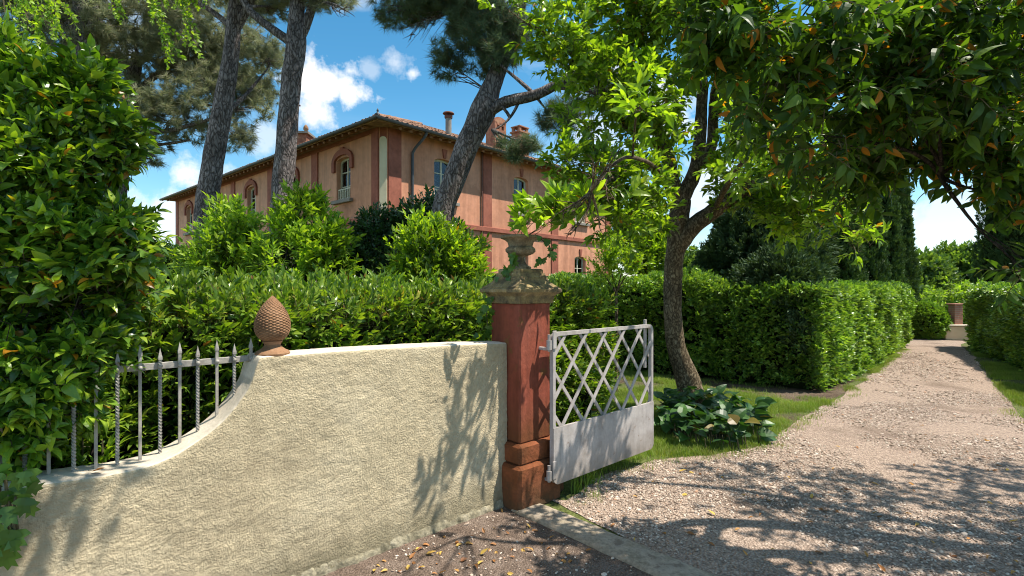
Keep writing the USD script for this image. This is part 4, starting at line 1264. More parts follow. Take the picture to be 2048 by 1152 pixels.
TW_HEDGE = [twig(100 + k, 9, 0.15, 0.062, 0.024, 55, 0.2) for k in range(5)]
TW_BOX = [twig(120 + k, 9, 0.15, 0.066, 0.032, 60, 0.3) for k in range(5)]


def uvxy(u, v):
    return tuple(uvz(V(u, v, 0))[:2])


wh = hedge("hedge", "clipped green hedge with pale new shoots running behind the cream wall", [uvxy(-5.2, -0.95), uvxy(2.45, -0.95), uvxy(2.45, -2.3), uvxy(-5.2, -2.3)], 1.55, M["hedge_leaf"], TW_HEDGE, 420, 31, 240, wob=0.07, top_boost=1.3, shoots=0.3)
r_ = np.random.default_rng(32)
n_s = 2600
q_ = np.c_[r_.uniform(-5.2, 2.45, n_s), r_.uniform(-2.3, -0.93, n_s), 1.55 + r_.uniform(-0.1, 0.05, n_s)]
q_ = uvz(q_)
M["shoot"] = leaf_mat("new_shoot_leaf", [(0.19, 0.27, 0.03), (0.28, 0.36, 0.04), (0.38, 0.40, 0.06), (0.36, 0.22, 0.06)], 0.4, 0.42, 0.35)
plant_out(wh, "new_shoots", [twig(110 + k, 6, 0.10, 0.05, 0.018, 45, 0.3) for k in range(3)], M["shoot"], q_, unit(V(0, 0, 1) + r_.normal(0, 0.35, q_.shape)), unit(r_.normal(0, 1, q_.shape)), r_.uniform(0.6, 1.1, n_s), 34)
K0 = G(1640, 786)[:2]
hd, hn = unit(V(6.75, 7.14, 0))[:2], unit(V(-7.14, 6.75, 0))[:2]
hedge("hedge", "long clipped hedge along the left edge of the drive, sunlit on its drive side", [K0, K0 + hd * 9.75, K0 + hd * 9.75 + hn * 1.9, K0 + hn * 1.9], 1.66, M["box_leaf"], TW_BOX, 420, 33, 200, wob=0.11)
K1 = K0 + hn * 2.0 - hd * 0.12
hedge("hedge", "dark shaded clipped hedge behind the garden tree and the gate", [K1, K1 + hd * 1.9, K1 + hd * 1.9 + hn * 8.6, K1 + hn * 8.6], 1.82, M["box_leaf"], TW_BOX, 330, 35, 150, wob=0.13)
R0, R1 = G(2078, 752)[:2], G(1941, 694)[:2]
rd = unit(np.r_[R1 - R0, 0])[:2]
rn = np.array([rd[1], -rd[0]])
hedge("hedge", "clipped hedge on the right of the drive with its shaded side towards the drive", [R0 - rd * 3.2, R1, R1 + rn * 2.2, R0 - rd * 3.2 + rn * 2.2], 1.64, M["box_leaf"], TW_BOX, 380, 37, 120, wob=0.11)
lowc = P(370, 505, 15.0)
hedge("hedge", "dark low hedge behind the lime shrubs at the far end of the villa", [(lowc[0] - 4.5, 13.6), (lowc[0] + 2.2, 14.4), (lowc[0] + 2.0, 15.4), (lowc[0] - 4.7, 14.6)], 2.75, M["box_leaf"], TW_BOX, 170, 39, 0, wob=0.16)

# ------------------------------------------------------------------ garden shrubs
TW_LIME = [twig(140 + k, 11, 0.34, 0.12, 0.046, 50, 0.2, flat=0.8) for k in range(4)]
TW_CAM = [twig(150 + k, 9, 0.16, 0.075, 0.036, 60, 0.3) for k in range(4)]


def shrub(name, label, rows, n, twigs, mat, seed, up, base_y, n_leaves=0, gap=0.38, size=(0.8, 1.2), cat_="shrub"):
    lobes = px_lobes(rows)
    c = np.mean([l[:3] for l in lobes], 0)
    base = V(c[0], c[1], 0)
    t = thing(name, label, cat_, base)
    limbs(t, base + V(0, 0, 0.05), lobes, 0.035, M["dark_bark"], seed, 5, 0.1, "stem")
    crown(t, "foliage", lobes, n, twigs, mat, seed, 0.5, up, 0.8, size, 0.3, gap, 1.9, n_leaves)
    return t


shrub("lime_shrub", "bright lime green upright shrub below the second pine, left one of a pair", [(460, 500, 9, 52), (470, 455, 9, 34), (430, 520, 9, 38), (505, 520, 9, 42), (470, 550, 9, 70), (410, 540, 9, 40), (422, 478, 9, 20), (505, 470, 8.9, 22), (450, 425, 9.1, 16), (528, 495, 9, 20)], 720, TW_LIME, M["lime_leaf"], 41, 0.75, 9, 150, size=(0.7, 1.0), gap=0.44)
shrub("lime_shrub", "bright lime green upright shrub below the third pine, larger one of a pair", [(605, 490, 8.6, 55), (612, 445, 8.6, 36), (572, 490, 8.6, 36), (650, 505, 8.6, 40), (600, 540, 8.6, 80), (670, 530, 8.6, 40), (590, 470, 8.6, 32), (556, 450, 8.7, 20), (640, 455, 8.6, 22), (676, 490, 8.6, 22), (598, 410, 8.6, 14), (632, 420, 8.7, 14), (545, 500, 8.5, 24)], 900, TW_LIME, M["lime_leaf"], 43, 0.75, 8.6, 150, size=(0.7, 1.0), gap=0.44)
shrub("dark_shrub", "dark green glossy shrub at the foot of the leaning pine", [(840, 455, 9.6, 55), (800, 480, 9.6, 50), (740, 500, 9.4, 48), (755, 455, 9.4, 35), (880, 480, 9.6, 45), (790, 560, 9.4, 90), (720, 545, 9.4, 45), (855, 420, 9.6, 28)], 3000, TW_CAM, M["camellia"], 45, 0.6, 9.5, 0, 0.33)
shrub("green_shrub", "fresh green leafy shrub between the dark shrub and the gate pillar", [(850, 500, 8.2, 50), (890, 520, 8.2, 55), (820, 530, 8.2, 45), (935, 520, 8.4, 32), (870, 560, 8.2, 70), (930, 560, 8.2, 40)], 1300, TW_LIME, M["tree_leaf"], 47, 0.9, 8.2, 150, size=(0.6, 0.9))

# ------------------------------------------------------------------ pines
TUFT = [tuft(200 + k, 70, 0.17, 0.0065) for k in range(4)]
TUFT_FAR = [tuft(210 + k, 60, 0.22, 0.010) for k in range(4)]


def pine(name, label, trunk_rows, radii, forks, lobes, n, tufts, mat, seed, branch_r=0.07, clip=None, gap=0.48, size=(0.8, 1.3), gap_scale=1.5):
    pts_ = np.array([P(*r_) for r_ in trunk_rows])
    base = V(pts_[0][0], pts_[0][1], 0)
    t = thing(name, label, "pine tree", base)
    foot = base - V(0, 0, 0.1)
    part(t, "trunk", tube(np.vstack([foot, pts_]), np.r_[radii[0] * 1.15, radii], 16, 0.10, seed, n=60), M["pine_bark"], True)
    ends = [pts_[-1]]
    for fk, fr in forks:
        q = np.array([P(*x) for x in fk])
        part(t, "limb", tube(q, fr, 10, 0.12, seed + 3, n=24), M["pine_bark"], True)
        ends += [q[-1], q[len(q) // 2]]
    lb = px_lobes(lobes, 0.72)
    limbs(t, np.array(ends), lb, branch_r, M["pine_bark"], seed, 6, 0.1, side=14)
    tuft_crown(t, "crown", lb, n, tufts, mat, seed, size, 0.1, gap, gap_scale, clip=clip)
    return t


pine("stone_pine", "distant stone pine whose broad crown spreads behind the two left pines", [(228, 470, 15), (240, 330, 15), (258, 210, 15), (275, 110, 15)], [0.26, 0.24, 0.2, 0.14],
     [([(250, 270, 15), (330, 262, 14.5), (430, 235, 14)], [0.09, 0.07, 0.03]), ([(258, 205, 15), (330, 140, 15), (430, 105, 15)], [0.1, 0.07, 0.03]), ([(245, 300, 15), (300, 290, 14.5), (380, 280, 14.5)], [0.08, 0.05, 0.03])],
     [(300, 120, 15, 130), (400, 90, 15, 120), (480, 130, 15, 100), (350, 230, 14.5, 90), (430, 200, 14.5, 90), (300, 285, 14.5, 55), (250, 210, 15, 80), (490, 215, 14.5, 55), (480, 280, 14.5, 38), (380, 20, 15, 150), (250, 30, 15, 130), (520, 60, 15, 70), (500, 180, 15, 60), (200, 130, 15.5, 60), (300, 320, 14.5, 22)],
     3300, TUFT_FAR, M["needle"], 301, 0.045, gap=0.47)
pine("stone_pine", "slender pine trunk half hidden by the laurel at the far left", [(178, 520, 13), (172, 300, 13), (166, 140, 13), (160, 20, 13), (158, -60, 13)], [0.17, 0.17, 0.16, 0.15, 0.12],
     [([(163, 110, 13), (140, 40, 13), (110, -10, 13)], [0.09, 0.07, 0.05]), ([(164, 95, 13), (185, 40, 13), (200, -20, 13)], [0.09, 0.07, 0.05])],
     [(120, 60, 13, 70), (200, 40, 13, 60), (60, 20, 13, 60), (150, -60, 13, 120), (60, 90, 13.5, 40), (150, 170, 13.5, 50), (50, -60, 13, 120)], 1300, TUFT_FAR, M["needle"], 303, 0.04, gap=0.47)
pine("stone_pine", "tall bare trunked pine before the villa's far end, left of the stouter forked pine", [(410, 470, 11.5), (425, 330, 11.5), (446, 210, 11.5), (462, 110, 11.5), (468, 40, 11.5), (490, -90, 11.5)], [0.225, 0.215, 0.195, 0.165, 0.145, 0.125],
     [([(463, 55, 11.5), (420, 20, 11.5), (370, -10, 11.5)], [0.075, 0.055, 0.05]), ([(468, 60, 11.5), (490, 25, 11.5), (520, -60, 11.5)], [0.10, 0.09, 0.08]), ([(452, 225, 11.6), (500, 180, 12.2), (540, 130, 12.5)], [0.05, 0.035, 0.015])],
     [(520, 10, 12, 45), (430, -70, 11.5, 120), (560, -90, 11.5, 120), (380, -20, 12, 50), (530, 120, 12.5, 45)], 1300, TUFT, M["needle"], 305, 0.04)
pine("stone_pine", "stout pine with forked top standing before the villa's long facade", [(562, 440, 11), (572, 300, 11), (582, 170, 11), (592, 90, 11), (594, 20, 11), (596, -80, 11)], [0.22, 0.205, 0.195, 0.20, 0.15, 0.125],
     [([(585, 85, 11), (540, 55, 11), (495, 15, 11), (470, -40, 11)], [0.10, 0.085, 0.075, 0.06]), ([(600, 75, 11), (622, 20, 11), (640, -60, 11)], [0.10, 0.09, 0.08])],
     [(600, -40, 11, 70), (680, -60, 11, 90), (690, 20, 10.5, 28), (640, 0, 11, 40), (500, -80, 11, 100), (560, 20, 11.5, 36)], 900, TUFT, M["needle"], 307, 0.04)
pine("stone_pine", "leaning forked pine in front of the villa's sunlit facade", [(885, 440, 9), (905, 370, 9), (935, 290, 9), (965, 225, 9), (985, 170, 9), (1012, 100, 9), (1035, 40, 9), (1050, -60, 9)], [0.195, 0.19, 0.195, 0.215, 0.155, 0.13, 0.105, 0.08],
     [([(968, 232, 9), (1010, 205, 8.9), (1070, 190, 8.8), (1130, 160, 8.7), (1200, 118, 8.6)], [0.115, 0.10, 0.09, 0.075, 0.045]), ([(1115, 172, 8.7), (1160, 178, 8.7), (1210, 190, 8.7)], [0.06, 0.04, 0.02]), ([(1042, 190, 8.9), (1020, 235, 8.8), (985, 260, 8.6)], [0.03, 0.022, 0.012])],
     [(800, 20, 9, 62), (870, 40, 9, 80), (930, 80, 9, 75), (960, 20, 9, 90), (985, 120, 9, 55), (900, 130, 9, 40), (820, 70, 9, 36), (1010, 60, 9, 60), (840, -60, 9, 120), (960, -60, 9, 120), (1030, 300, 8.3, 26), (1060, 290, 8.3, 22), (1000, 285, 8.4, 14), (1150, 220, 8.8, 50), (1110, 240, 8.8, 40), (1200, 180, 8.8, 50)],
     2300, TUFT, M["needle_dark"], 309, 0.03, gap=0.45, size=(0.75, 1.2))

# ------------------------------------------------------------------ light green garden tree
TW_TREE = [twig(160 + k, 9, 0.22, 0.098, 0.044, 55, 0.45, flat=0.55, curl=0.25, seg=5) for k in range(6)]
tb = G(1388, 818)
gt = thing("garden_tree", "gnarled garden tree with light green leaves on the lawn behind the gate", "tree", tb)
YB = tb[1]
part(gt, "trunk", tube([tb - V(0, 0, 0.05), P(1380, 775, YB), P(1352, 690, YB), P(1345, 600, YB), P(1350, 510, YB), P(1358, 440, YB), P(1362, 400, YB)], [0.24, 0.175, 0.13, 0.122, 0.128, 0.14, 0.13], 18, 0.16, 5, n=60), M["tree_bark"], True)
for q, rr in [([(1352, 500, YB), (1385, 455, YB - 0.1), (1430, 420, YB - 0.3), (1480, 385, YB - 0.5), (1560, 330, YB - 0.8)], [0.13, 0.12, 0.105, 0.08, 0.04]),
              ([(1360, 420, YB), (1345, 370, YB), (1335, 310, YB), (1300, 220, YB - 0.3), (1250, 130, YB - 0.6)], [0.13, 0.11, 0.09, 0.06, 0.03]),
              ([(1362, 400, YB), (1395, 320, YB), (1402, 240, YB), (1405, 170, YB), (1400, 60, YB)], [0.11, 0.09, 0.08, 0.07, 0.04]),
              ([(1400, 330, YB + 0.05), (1425, 280, YB + 0.1), (1428, 200, YB + 0.1), (1450, 120, YB)], [0.07, 0.075, 0.065, 0.04]),
              ([(1428, 235, YB + 0.1), (1450, 200, YB), (1470, 150, YB)], [0.05, 0.045, 0.03]),
              ([(1350, 350, YB), (1290, 330, YB - 0.6), (1220, 360, YB - 1.2), (1150, 400, YB - 1.8)], [0.06, 0.045, 0.035, 0.018]),
              ([(1348, 380, YB), (1310, 335, 6.3), (1265, 315, 5.2), (1225, 330, 4.3), (1180, 385, 3.7), (1125, 428, 3.55)], [0.034, 0.026, 0.019, 0.013, 0.008, 0.004]),
              ([(1265, 315, 5.2), (1270, 250, 4.3), (1275, 215, 3.7)], [0.012, 0.009, 0.005]),
              ([(1430, 420, YB - 0.3), (1455, 370, 6.0), (1490, 320, 4.9), (1530, 295, 4.4)], [0.045, 0.032, 0.02, 0.008]),
              ([(1340, 300, YB), (1260, 260, YB - 0.4), (1160, 120, YB - 0.9), (1060, 50, YB - 1.4)], [0.06, 0.05, 0.035, 0.015])]:
    part(gt, "limb", tube([P(*x) for x in q], rr, 10, 0.14, 9, n=26), M["tree_bark"], True)
tree_lobes = [(1060, 40, 6.0, 60), (1010, 15, 6.0, 35), (1150, 60, 6.2, 85), (1240, 60, 6.6, 100), (1330, 70, 7, 100), (1130, 140, 6.2, 45), (1230, 170, 6.4, 75), (1310, 190, 6.8, 75), (1160, 250, 6.2, 38), (1240, 275, 6.4, 65), (1310, 290, 6.8, 60),
              (1130, 320, 6.0, 35), (1200, 350, 6.2, 60), (1270, 380, 6.4, 60), (1165, 405, 3.62, 46), (1120, 425, 3.6, 34), (1225, 320, 3.55, 44), (1190, 330, 3.55, 36), (1280, 220, 3.6, 40), (1480, 330, 4.3, 42), (1545, 300, 4.55, 48), (1500, 255, 4.2, 34), (1240, 440, 6.2, 45), (1200, 450, 3.8, 38), (1230, 400, 3.9, 40), (1185, 350, 3.6, 40), (1140, 470, 3.6, 16), (1300, 430, 6.8, 40), (1500, 330, 6.8, 70), (1560, 380, 6.6, 65), (1480, 400, 6.8, 45),
              (1520, 250, 7, 70), (1580, 300, 6.6, 70), (1460, 90, 7.2, 80), (1640, 370, 6.4, 60), (1620, 430, 6.2, 50), (1690, 440, 6.0, 38), (1720, 490, 5.8, 24), (1500, 160, 7.2, 60), (1560, 440, 6.6, 35), (1290, 10, 6.8, 90), (1400, -10, 7.2, 100)]
lb = px_lobes(tree_lobes)
starts = np.array([P(*x) for x in [(1560, 330, YB - 0.8), (1250, 130, YB - 0.6), (1400, 60, YB), (1450, 120, YB), (1470, 150, YB), (1150, 400, YB - 1.8), (1220, 360, YB - 1.2), (1060, 50, YB - 1.4), (1160, 120, YB - 0.9), (1260, 260, YB - 0.4), (1480, 385, YB - 0.5), (1225, 330, 4.3), (1180, 385, 3.7), (1245, 320, 4.7), (1275, 220, 3.8), (1490, 320, 4.9), (1530, 295, 4.4), (1205, 355, 4.0)]])
limbs(gt, starts, lb, 0.016, M["tree_bark"], 61, 5, 0.15)
crown(gt, "crown", lb, 3700, TW_TREE, M["tree_leaf"], 63, 0.6, 0.35, 0.7, (0.75, 1.1), 0.2, 0.40, 1.7, 260)

# ------------------------------------------------------------------ overhanging tree on the right
TW_MAG = [twig(170 + k, 10, 0.19, 0.084, 0.031, 62, 0.25, flat=0.9, curl=0.3, droop=0.25, seg=5) for k in range(8)]
mt = thing("broadleaf_tree", "dark broad leaved tree overhanging the drive from the right with some orange leaves", "tree", (7.2, 2.4, 0))
part(mt, "trunk", tube([(7.2, 2.4, -0.1), (7.15, 2.4, 0.6), (7.0, 2.45, 1.8), (6.6, 2.6, 3.0)], [0.28, 0.2, 0.17, 0.14], 14, 0.12, 3, n=30), M["dark_bark"], True)
bl = [[(6.6, 2.6, 3.0), P(2048, 60, 3.6), P(1930, 170, 3.4), P(1830, 260, 3.3), P(1700, 350, 3.5)], [(6.6, 2.6, 3.0), P(2060, -60, 3.6), P(1850, 30, 3.4), P(1650, 60, 3.3), P(1480, 60, 3.4)],
      [(6.6, 2.6, 3.0), P(2060, 190, 3.2), P(1960, 280, 3.0), P(1880, 350, 3.0)], [P(1850, 240, 3.35), P(1760, 180, 3.3), P(1640, 170, 3.4), P(1560, 190, 3.5)], [(6.6, 2.6, 3.0), (5.4, 3.4, 4.2), (4.2, 4.2, 4.7), (3.0, 4.4, 4.9)]]
for k, q in enumerate(bl):
    part(mt, "limb", tube([np.array(x) for x in q], np.linspace(0.085, 0.012, len(q)), 8, 0.12, k, n=26), M["dark_bark"], True)
mag_rows = [(1480, 40, 2.45, 90), (1600, 50, 2.5, 110), (1730, 70, 2.7, 120), (1860, 80, 3.1, 120), (1980, 110, 3.0, 120), (1560, 150, 2.5, 75), (1660, 170, 2.6, 85), (1770, 190, 2.8, 90), (1900, 210, 3.1, 100), (2010, 250, 2.9, 90),
            (1720, 290, 3.4, 60), (1640, 270, 2.7, 60), (1790, 300, 3.3, 50), (1915, 285, 3.0, 55), (1990, 325, 2.9, 60), (2035, 390, 2.8, 42), (1840, 160, 2.6, 80), (1960, 30, 2.6, 90), (2030, 180, 2.5, 70), (1500, 250, 3.6, 50), (2050, 540, 2.9, 26), (1700, 360, 3.5, 40), (1600, 340, 3.6, 40), (1420, 20, 2.5, 60), (2060, 330, 2.8, 80)]
mag_lobes = px_lobes(mag_rows)
side_lobes = [(4.6, 3.4, 3.7, 0.9, 0.8, 0.55), (5.4, 3.0, 3.9, 1.0, 0.9, 0.7), (4.2, 4.2, 4.3, 0.9, 0.7, 0.5), (5.2, 4.2, 4.4, 0.9, 0.7, 0.55), (6.2, 3.6, 3.8, 0.9, 0.9, 0.7), (5.6, 2.2, 3.6, 0.9, 0.8, 0.7), (6.4, 4.4, 4.0, 0.9, 0.7, 0.6)]
limbs(mt, np.array([np.array(x) for q in bl for x in q[1:]]), mag_lobes + side_lobes, 0.014, M["dark_bark"], 71, 5, 0.1)
crown(mt, "crown", side_lobes, 1150, TW_MAG, M["magnolia"], 77, 0.5, 0.05, 0.75, (0.75, 1.1), 0.1, 0.47, 1.9, 0, 0.25)
crown(mt, "crown", mag_lobes, 1350, TW_MAG, M["magnolia"], 73, 0.5, 0.05, 0.75, (0.75, 1.1), 0.1, 0.40, 3.0, 296, 0.25)

# ------------------------------------------------------------------ laurel on the left
TW_LAU = [twig(180 + k, 9, 0.12, 0.068, 0.031, 60, 0.45, flat=0.8, curl=0.25, seg=5) for k in range(7)]
lt = thing("laurel_bush", "big glossy laurel bush crowding over the fence at the left edge", "bush", uvz(V(-3.0, -0.75, 0)))
lau = [(60, 190, 2.7, 60), (110, 215, 2.7, 65), (170, 190, 2.75, 38), (30, 260, 2.6, 90), (130, 300, 2.7, 95), (200, 290, 2.75, 55), (60, 380, 2.55, 110), (170, 400, 2.65, 100), (235, 390, 2.75, 50), (70, 500, 2.5, 110), (180, 500, 2.6, 90), (240, 480, 2.7, 45),
       (60, 620, 2.45, 110), (160, 600, 2.55, 85), (225, 590, 2.65, 45), (50, 740, 2.4, 90), (140, 700, 2.5, 70), (190, 690, 2.55, 40), (40, 830, 2.4, 75), (100, 800, 2.45, 55), (30, 880, 2.4, 50), (190, 150, 2.8, 22), (260, 430, 2.75, 30), (-60, 300, 2.6, 130), (-60, 550, 2.5, 130), (-60, 800, 2.4, 110), (20, 130, 2.7, 45)]
ll_ = px_lobes(lau)
limbs(lt, uvz(V(-3.0, -0.75, 0.05))[None], ll_, 0.022, M["dark_bark"], 81, 5, 0.1, "stem")
crown(lt, "foliage", ll_, 4700, TW_LAU, M["laurel"], 83, 0.7, 0.3, 0.9, (0.7, 1.15), 0.15, 0.43, 3.2, 296, clip=lambda p: ~((((p - C0) @ E2) > -0.13) & (p[:, 2] < 0.95) & (((p - C0) @ E1) > -2.62)))

# ------------------------------------------------------------------ ivy, urn plant, sprouts, hanging sprays
def ivy(name, label, spots, size, seed, mat=None, cat_="ivy"):
    """spots: (world point, outward direction) for every leaf; a stem runs through them."""
    r = np.random.default_rng(seed)
    t = thing(name, label, cat_, (spots[0][0][0], spots[0][0][1], 0))
    stem_pts = [s_[0] - 0.02 * unit(s_[1]) for s_ in spots[:: max(1, len(spots) // 8)]]
    part(t, "stem", tube(stem_pts, np.full(len(stem_pts), 0.005), 5, n=40), M["twig"], True)
    for p_, n_ in spots:
        v, f = ivy_leaf(size * r.uniform(0.65, 1.25))
        d = unit(V(0, 0, -1) + r.normal(0, 0.45, 3))
        R = frames(d[None], unit(np.asarray(n_) + r.normal(0, 0.35, 3))[None])[0]
        part(t, "leaf", (p_ + v @ R.T, f), mat or M["ivy"])


r_ = np.random.default_rng(91)
sp = []
for px, py, spread in [(1024, 512, 4), (1012, 536, 7), (1000, 560, 16), (985, 590, 14), (972, 620, 14), (968, 645, 12), (962, 665, 10)]:
    for k in range(7):
        x, y = px + r_.normal(0, spread * 0.7), py + r_.normal(0, 9)
        pt = P(x, y, 4.15 if py < 545 else 4.22)
        sp.append((pt, V(-0.5, -0.8, 0.2)))
ivy("ivy", "ivy climbing the left side of the red pillar to the urn", sp, 0.062, 92)
sp = []
for k in range(34):
    x, y = r_.uniform(-25, 60), r_.uniform(930, 1110)
    if x > 75 - (y - 930) * 0.25:
        continue
    sp.append((P(x, y, 2.12 + 0.03 * r_.random()), V(0.5, -0.8, 0.3)))
ivy("ivy", "ivy hanging down over the cream wall in the bottom left corner", sp, 0.082, 93)
sp = []
for px, py in [(1092, 474), (1100, 484), (1108, 496), (1100, 508), (1090, 516), (1080, 522)]:
    for k in range(3):
        sp.append((P(px + r_.normal(0, 5), py + r_.normal(0, 5), 4.14), V(0.2, -0.9, 0.2)))
ivy("ivy", "ivy trailing from the rim of the stone urn", sp, 0.055, 94)

TW_URN = [twig(190 + k, 8, 0.15, 0.125, 0.045, 55, 0.6, flat=0.8, curl=0.2, seg=5) for k in range(4)]
upl = thing("urn_plant", "leafy plant growing out of the stone urn", "plant", ub + V(0, 0, 0.22))
ul = px_lobes([(1050, 445, 4.2, 16), (1080, 435, 4.15, 24), (1112, 430, 4.1, 26), (1145, 428, 4.1, 24), (1020, 456, 4.2, 10), (1178, 420, 4.0, 22)])
limbs(upl, (ub + V(0, 0, 0.23))[None], ul, 0.004, M["twig"], 95, 4, 0.1, "stem", side=1)
crown(upl, "foliage", ul, 46, TW_URN, M["tree_leaf"], 97, 0.5, 0.5, 0.6, (0.7, 1.0), 0.3, 0.2, 2.0, 200)

TW_SPR = [twig(220 + k, 9, 0.2, 0.10, 0.03, 50, 0.4, flat=0.7) for k in range(3)]
for k, (px, py, Y, lab) in enumerate([(205, 880, 2.75, "light green sprout behind the pickets at the fence's left"), (165, 850, 2.8, "thin sprout between laurel and fence"), (425, 640, 4.3, "tall pale shoot rising above the hedge left of the pine cone"), (545, 500, 6.0, "lone leafy shoot sticking up behind the hedge")]):
    p0 = P(px, py, Y)
    t = thing("leafy_sprout", lab, "plant", (p0[0], p0[1], 0))
    part(t, "stem", tube([(p0[0], p0[1], 0), p0 - V(0, 0, 0.15), p0], [0.006, 0.005, 0.003], 5, n=12), M["twig"])
    n = 9
    rr = np.random.default_rng(230 + k)
    pos = p0 + np.c_[rr.normal(0, 0.03, n), rr.normal(0, 0.03, n), rr.uniform(-0.22, 0.03, n)]
    plant_out(t, "foliage", TW_SPR, M["lime_leaf"], pos, unit(rr.normal(0, 0.6, (n, 3)) + V(0, 0, 0.8)), np.repeat([[0, 0, 1.0]], n, 0), rr.uniform(0.5, 0.8, n), 231 + k, 72)

TW_HANG = [twig(240 + k, 14, 0.2, 0.034, 0.026, 70, 0.0, flat=0.9) for k in range(3)]
hb = thing("hanging_branch", "light green leafy sprays dangling into the top left of the view", "branch", (-1.9, 3.4, 3.6))
part(hb, "bough", tube([(-3.6, 3.2, 3.3), (-2.8, 3.3, 3.75), (-1.6, 3.3, 3.95), (-0.4, 3.1, 4.0)], [0.035, 0.03, 0.02, 0.01], 7, 0.1, n=24), M["dark_bark"], True)
pos, dirs = [], []
for (x0, y0, x1, y1, Y, n) in [(285, -60, 335, 92, 3.3, 26), (225, -40, 222, 22, 3.2, 8), (350, -60, 378, 72, 3.3, 16), (20, 0, 100, 90, 3.1, 20), (0, 30, 40, 110, 3.0, 12), (90, -20, 110, 60, 3.1, 10), (10, -40, 130, 10, 3.1, 20), (180, -60, 420, -30, 3.3, 40)]:
    for t in np.linspace(0, 1, n):
        pos.append(P(x0 + (x1 - x0) * t + r_.normal(0, 5), y0 + (y1 - y0) * t + r_.normal(0, 3), Y + r_.normal(0, 0.05)))
        dirs.append(unit(V(r_.normal(0.2, 0.5), r_.normal(0, 0.5), -0.9)))
    part(hb, "spray_stem", tube([P(x0, y0 - 80, Y), P((x0 + x1) / 2, (y0 + y1) / 2, Y), P(x1, y1, Y)], [0.004, 0.003, 0.001], 4, n=10), M["twig"])
plant_out(hb, "foliage", TW_HANG, M["lime_leaf"], np.array(pos), np.array(dirs), unit(r_.normal(0, 1, (len(pos), 3)) + V(0, 0, 0.6)), r_.uniform(0.45, 0.8, len(pos)), 245, 196)
# canopy of the same bough above the frame, whose shade falls on the wall's left end
crown(hb, "foliage", [(-0.75, 2.15, 3.55, 0.5, 0.35, 0.25), (-1.35, 2.4, 3.7, 0.45, 0.4, 0.25)], 160, TW_LAU, M["hedge_leaf"], 247, 0.5, 0.2, 0.6, (1.0, 1.5), 0.1, 0.2, 2.0)

# ------------------------------------------------------------------ ground plants under the garden tree
gp = thing("ground_plant", "clump of broad glossy leaves round the foot of the garden tree", "plant", G(1430, 860))
r_ = np.random.default_rng(101)
area = sg.Polygon([tuple(G(*x)[:2]) for x in [(1312, 850), (1330, 880), (1400, 905), (1470, 903), (1535, 885), (1540, 862), (1480, 835), (1420, 822), (1340, 822)]])
x0, y0, x1, y1 = area.bounds
pl = []
while len(pl) < 290:
    q = np.array([[r_.uniform(x0, x1), r_.uniform(y0, y1)]])
    if inside(area, q)[0] and np.linalg.norm(q[0] - tb[:2]) > 0.2:
        pl.append(q[0])
for q in pl:
    hgt_ = r_.uniform(0.06, 0.34)
    a = r_.uniform(0, 2 * np.pi)
    tip = V(q[0], q[1], hgt_)
    out_ = unit(V(math.cos(a), math.sin(a) - 0.25, r_.uniform(-0.1, 0.9)))
    v, f = leaf(r_.uniform(0.13, 0.21), r_.uniform(0.10, 0.155), 0.22, r_.uniform(0.1, 0.45), 4, 0.62)
    R = frames(out_[None], unit(V(0, -0.2, 1) + r_.normal(0, 0.35, 3))[None])[0]
    part(gp, "leaf", (tip + v @ R.T, f), M["ground_leaf"])
part(gp, "leaf_stalks", cat([tube([(q[0] + 0.02, q[1], 0), (q[0], q[1], 0.14)], [0.006, 0.004], 4, n=2) for q in pl[::2]]), M["twig"], kind="stuff")

# ------------------------------------------------------------------ small standard tree
sb = P(1232, 640, 8.6)
st = thing("young_standard_tree", "young tree with thin straight stem before the dark hedge", "tree", (sb[0], sb[1], 0))
part(st, "trunk", tube([(sb[0], sb[1], 0), P(1233, 640, 8.6), P(1232, 585, 8.6)], [0.03, 0.026, 0.022], 8, 0.1, n=20), M["tree_bark"], True)
for x, y in ((1205, 545), (1255, 548), (1222, 530), (1245, 530)):
    part(st, "branch", tube([P(1232, 586, 8.6), P((1232 + x) / 2, 565, 8.6), P(x, y, 8.6)], [0.016, 0.012, 0.005], 6, n=10), M["tree_bark"])
crown(st, "crown", px_lobes([(1230, 525, 8.6, 38), (1205, 540, 8.6, 26), (1258, 535, 8.6, 26), (1225, 495, 8.6, 22)]), 260, TW_LIME, M["tree_leaf"], 103, 0.5, 0.6, 0.6, (0.4, 0.6), 0.2, 0.35, 2.0, 60)

# ------------------------------------------------------------------ conifers along the drive
SPRAY = [spray(250 + k) for k in range(4)]


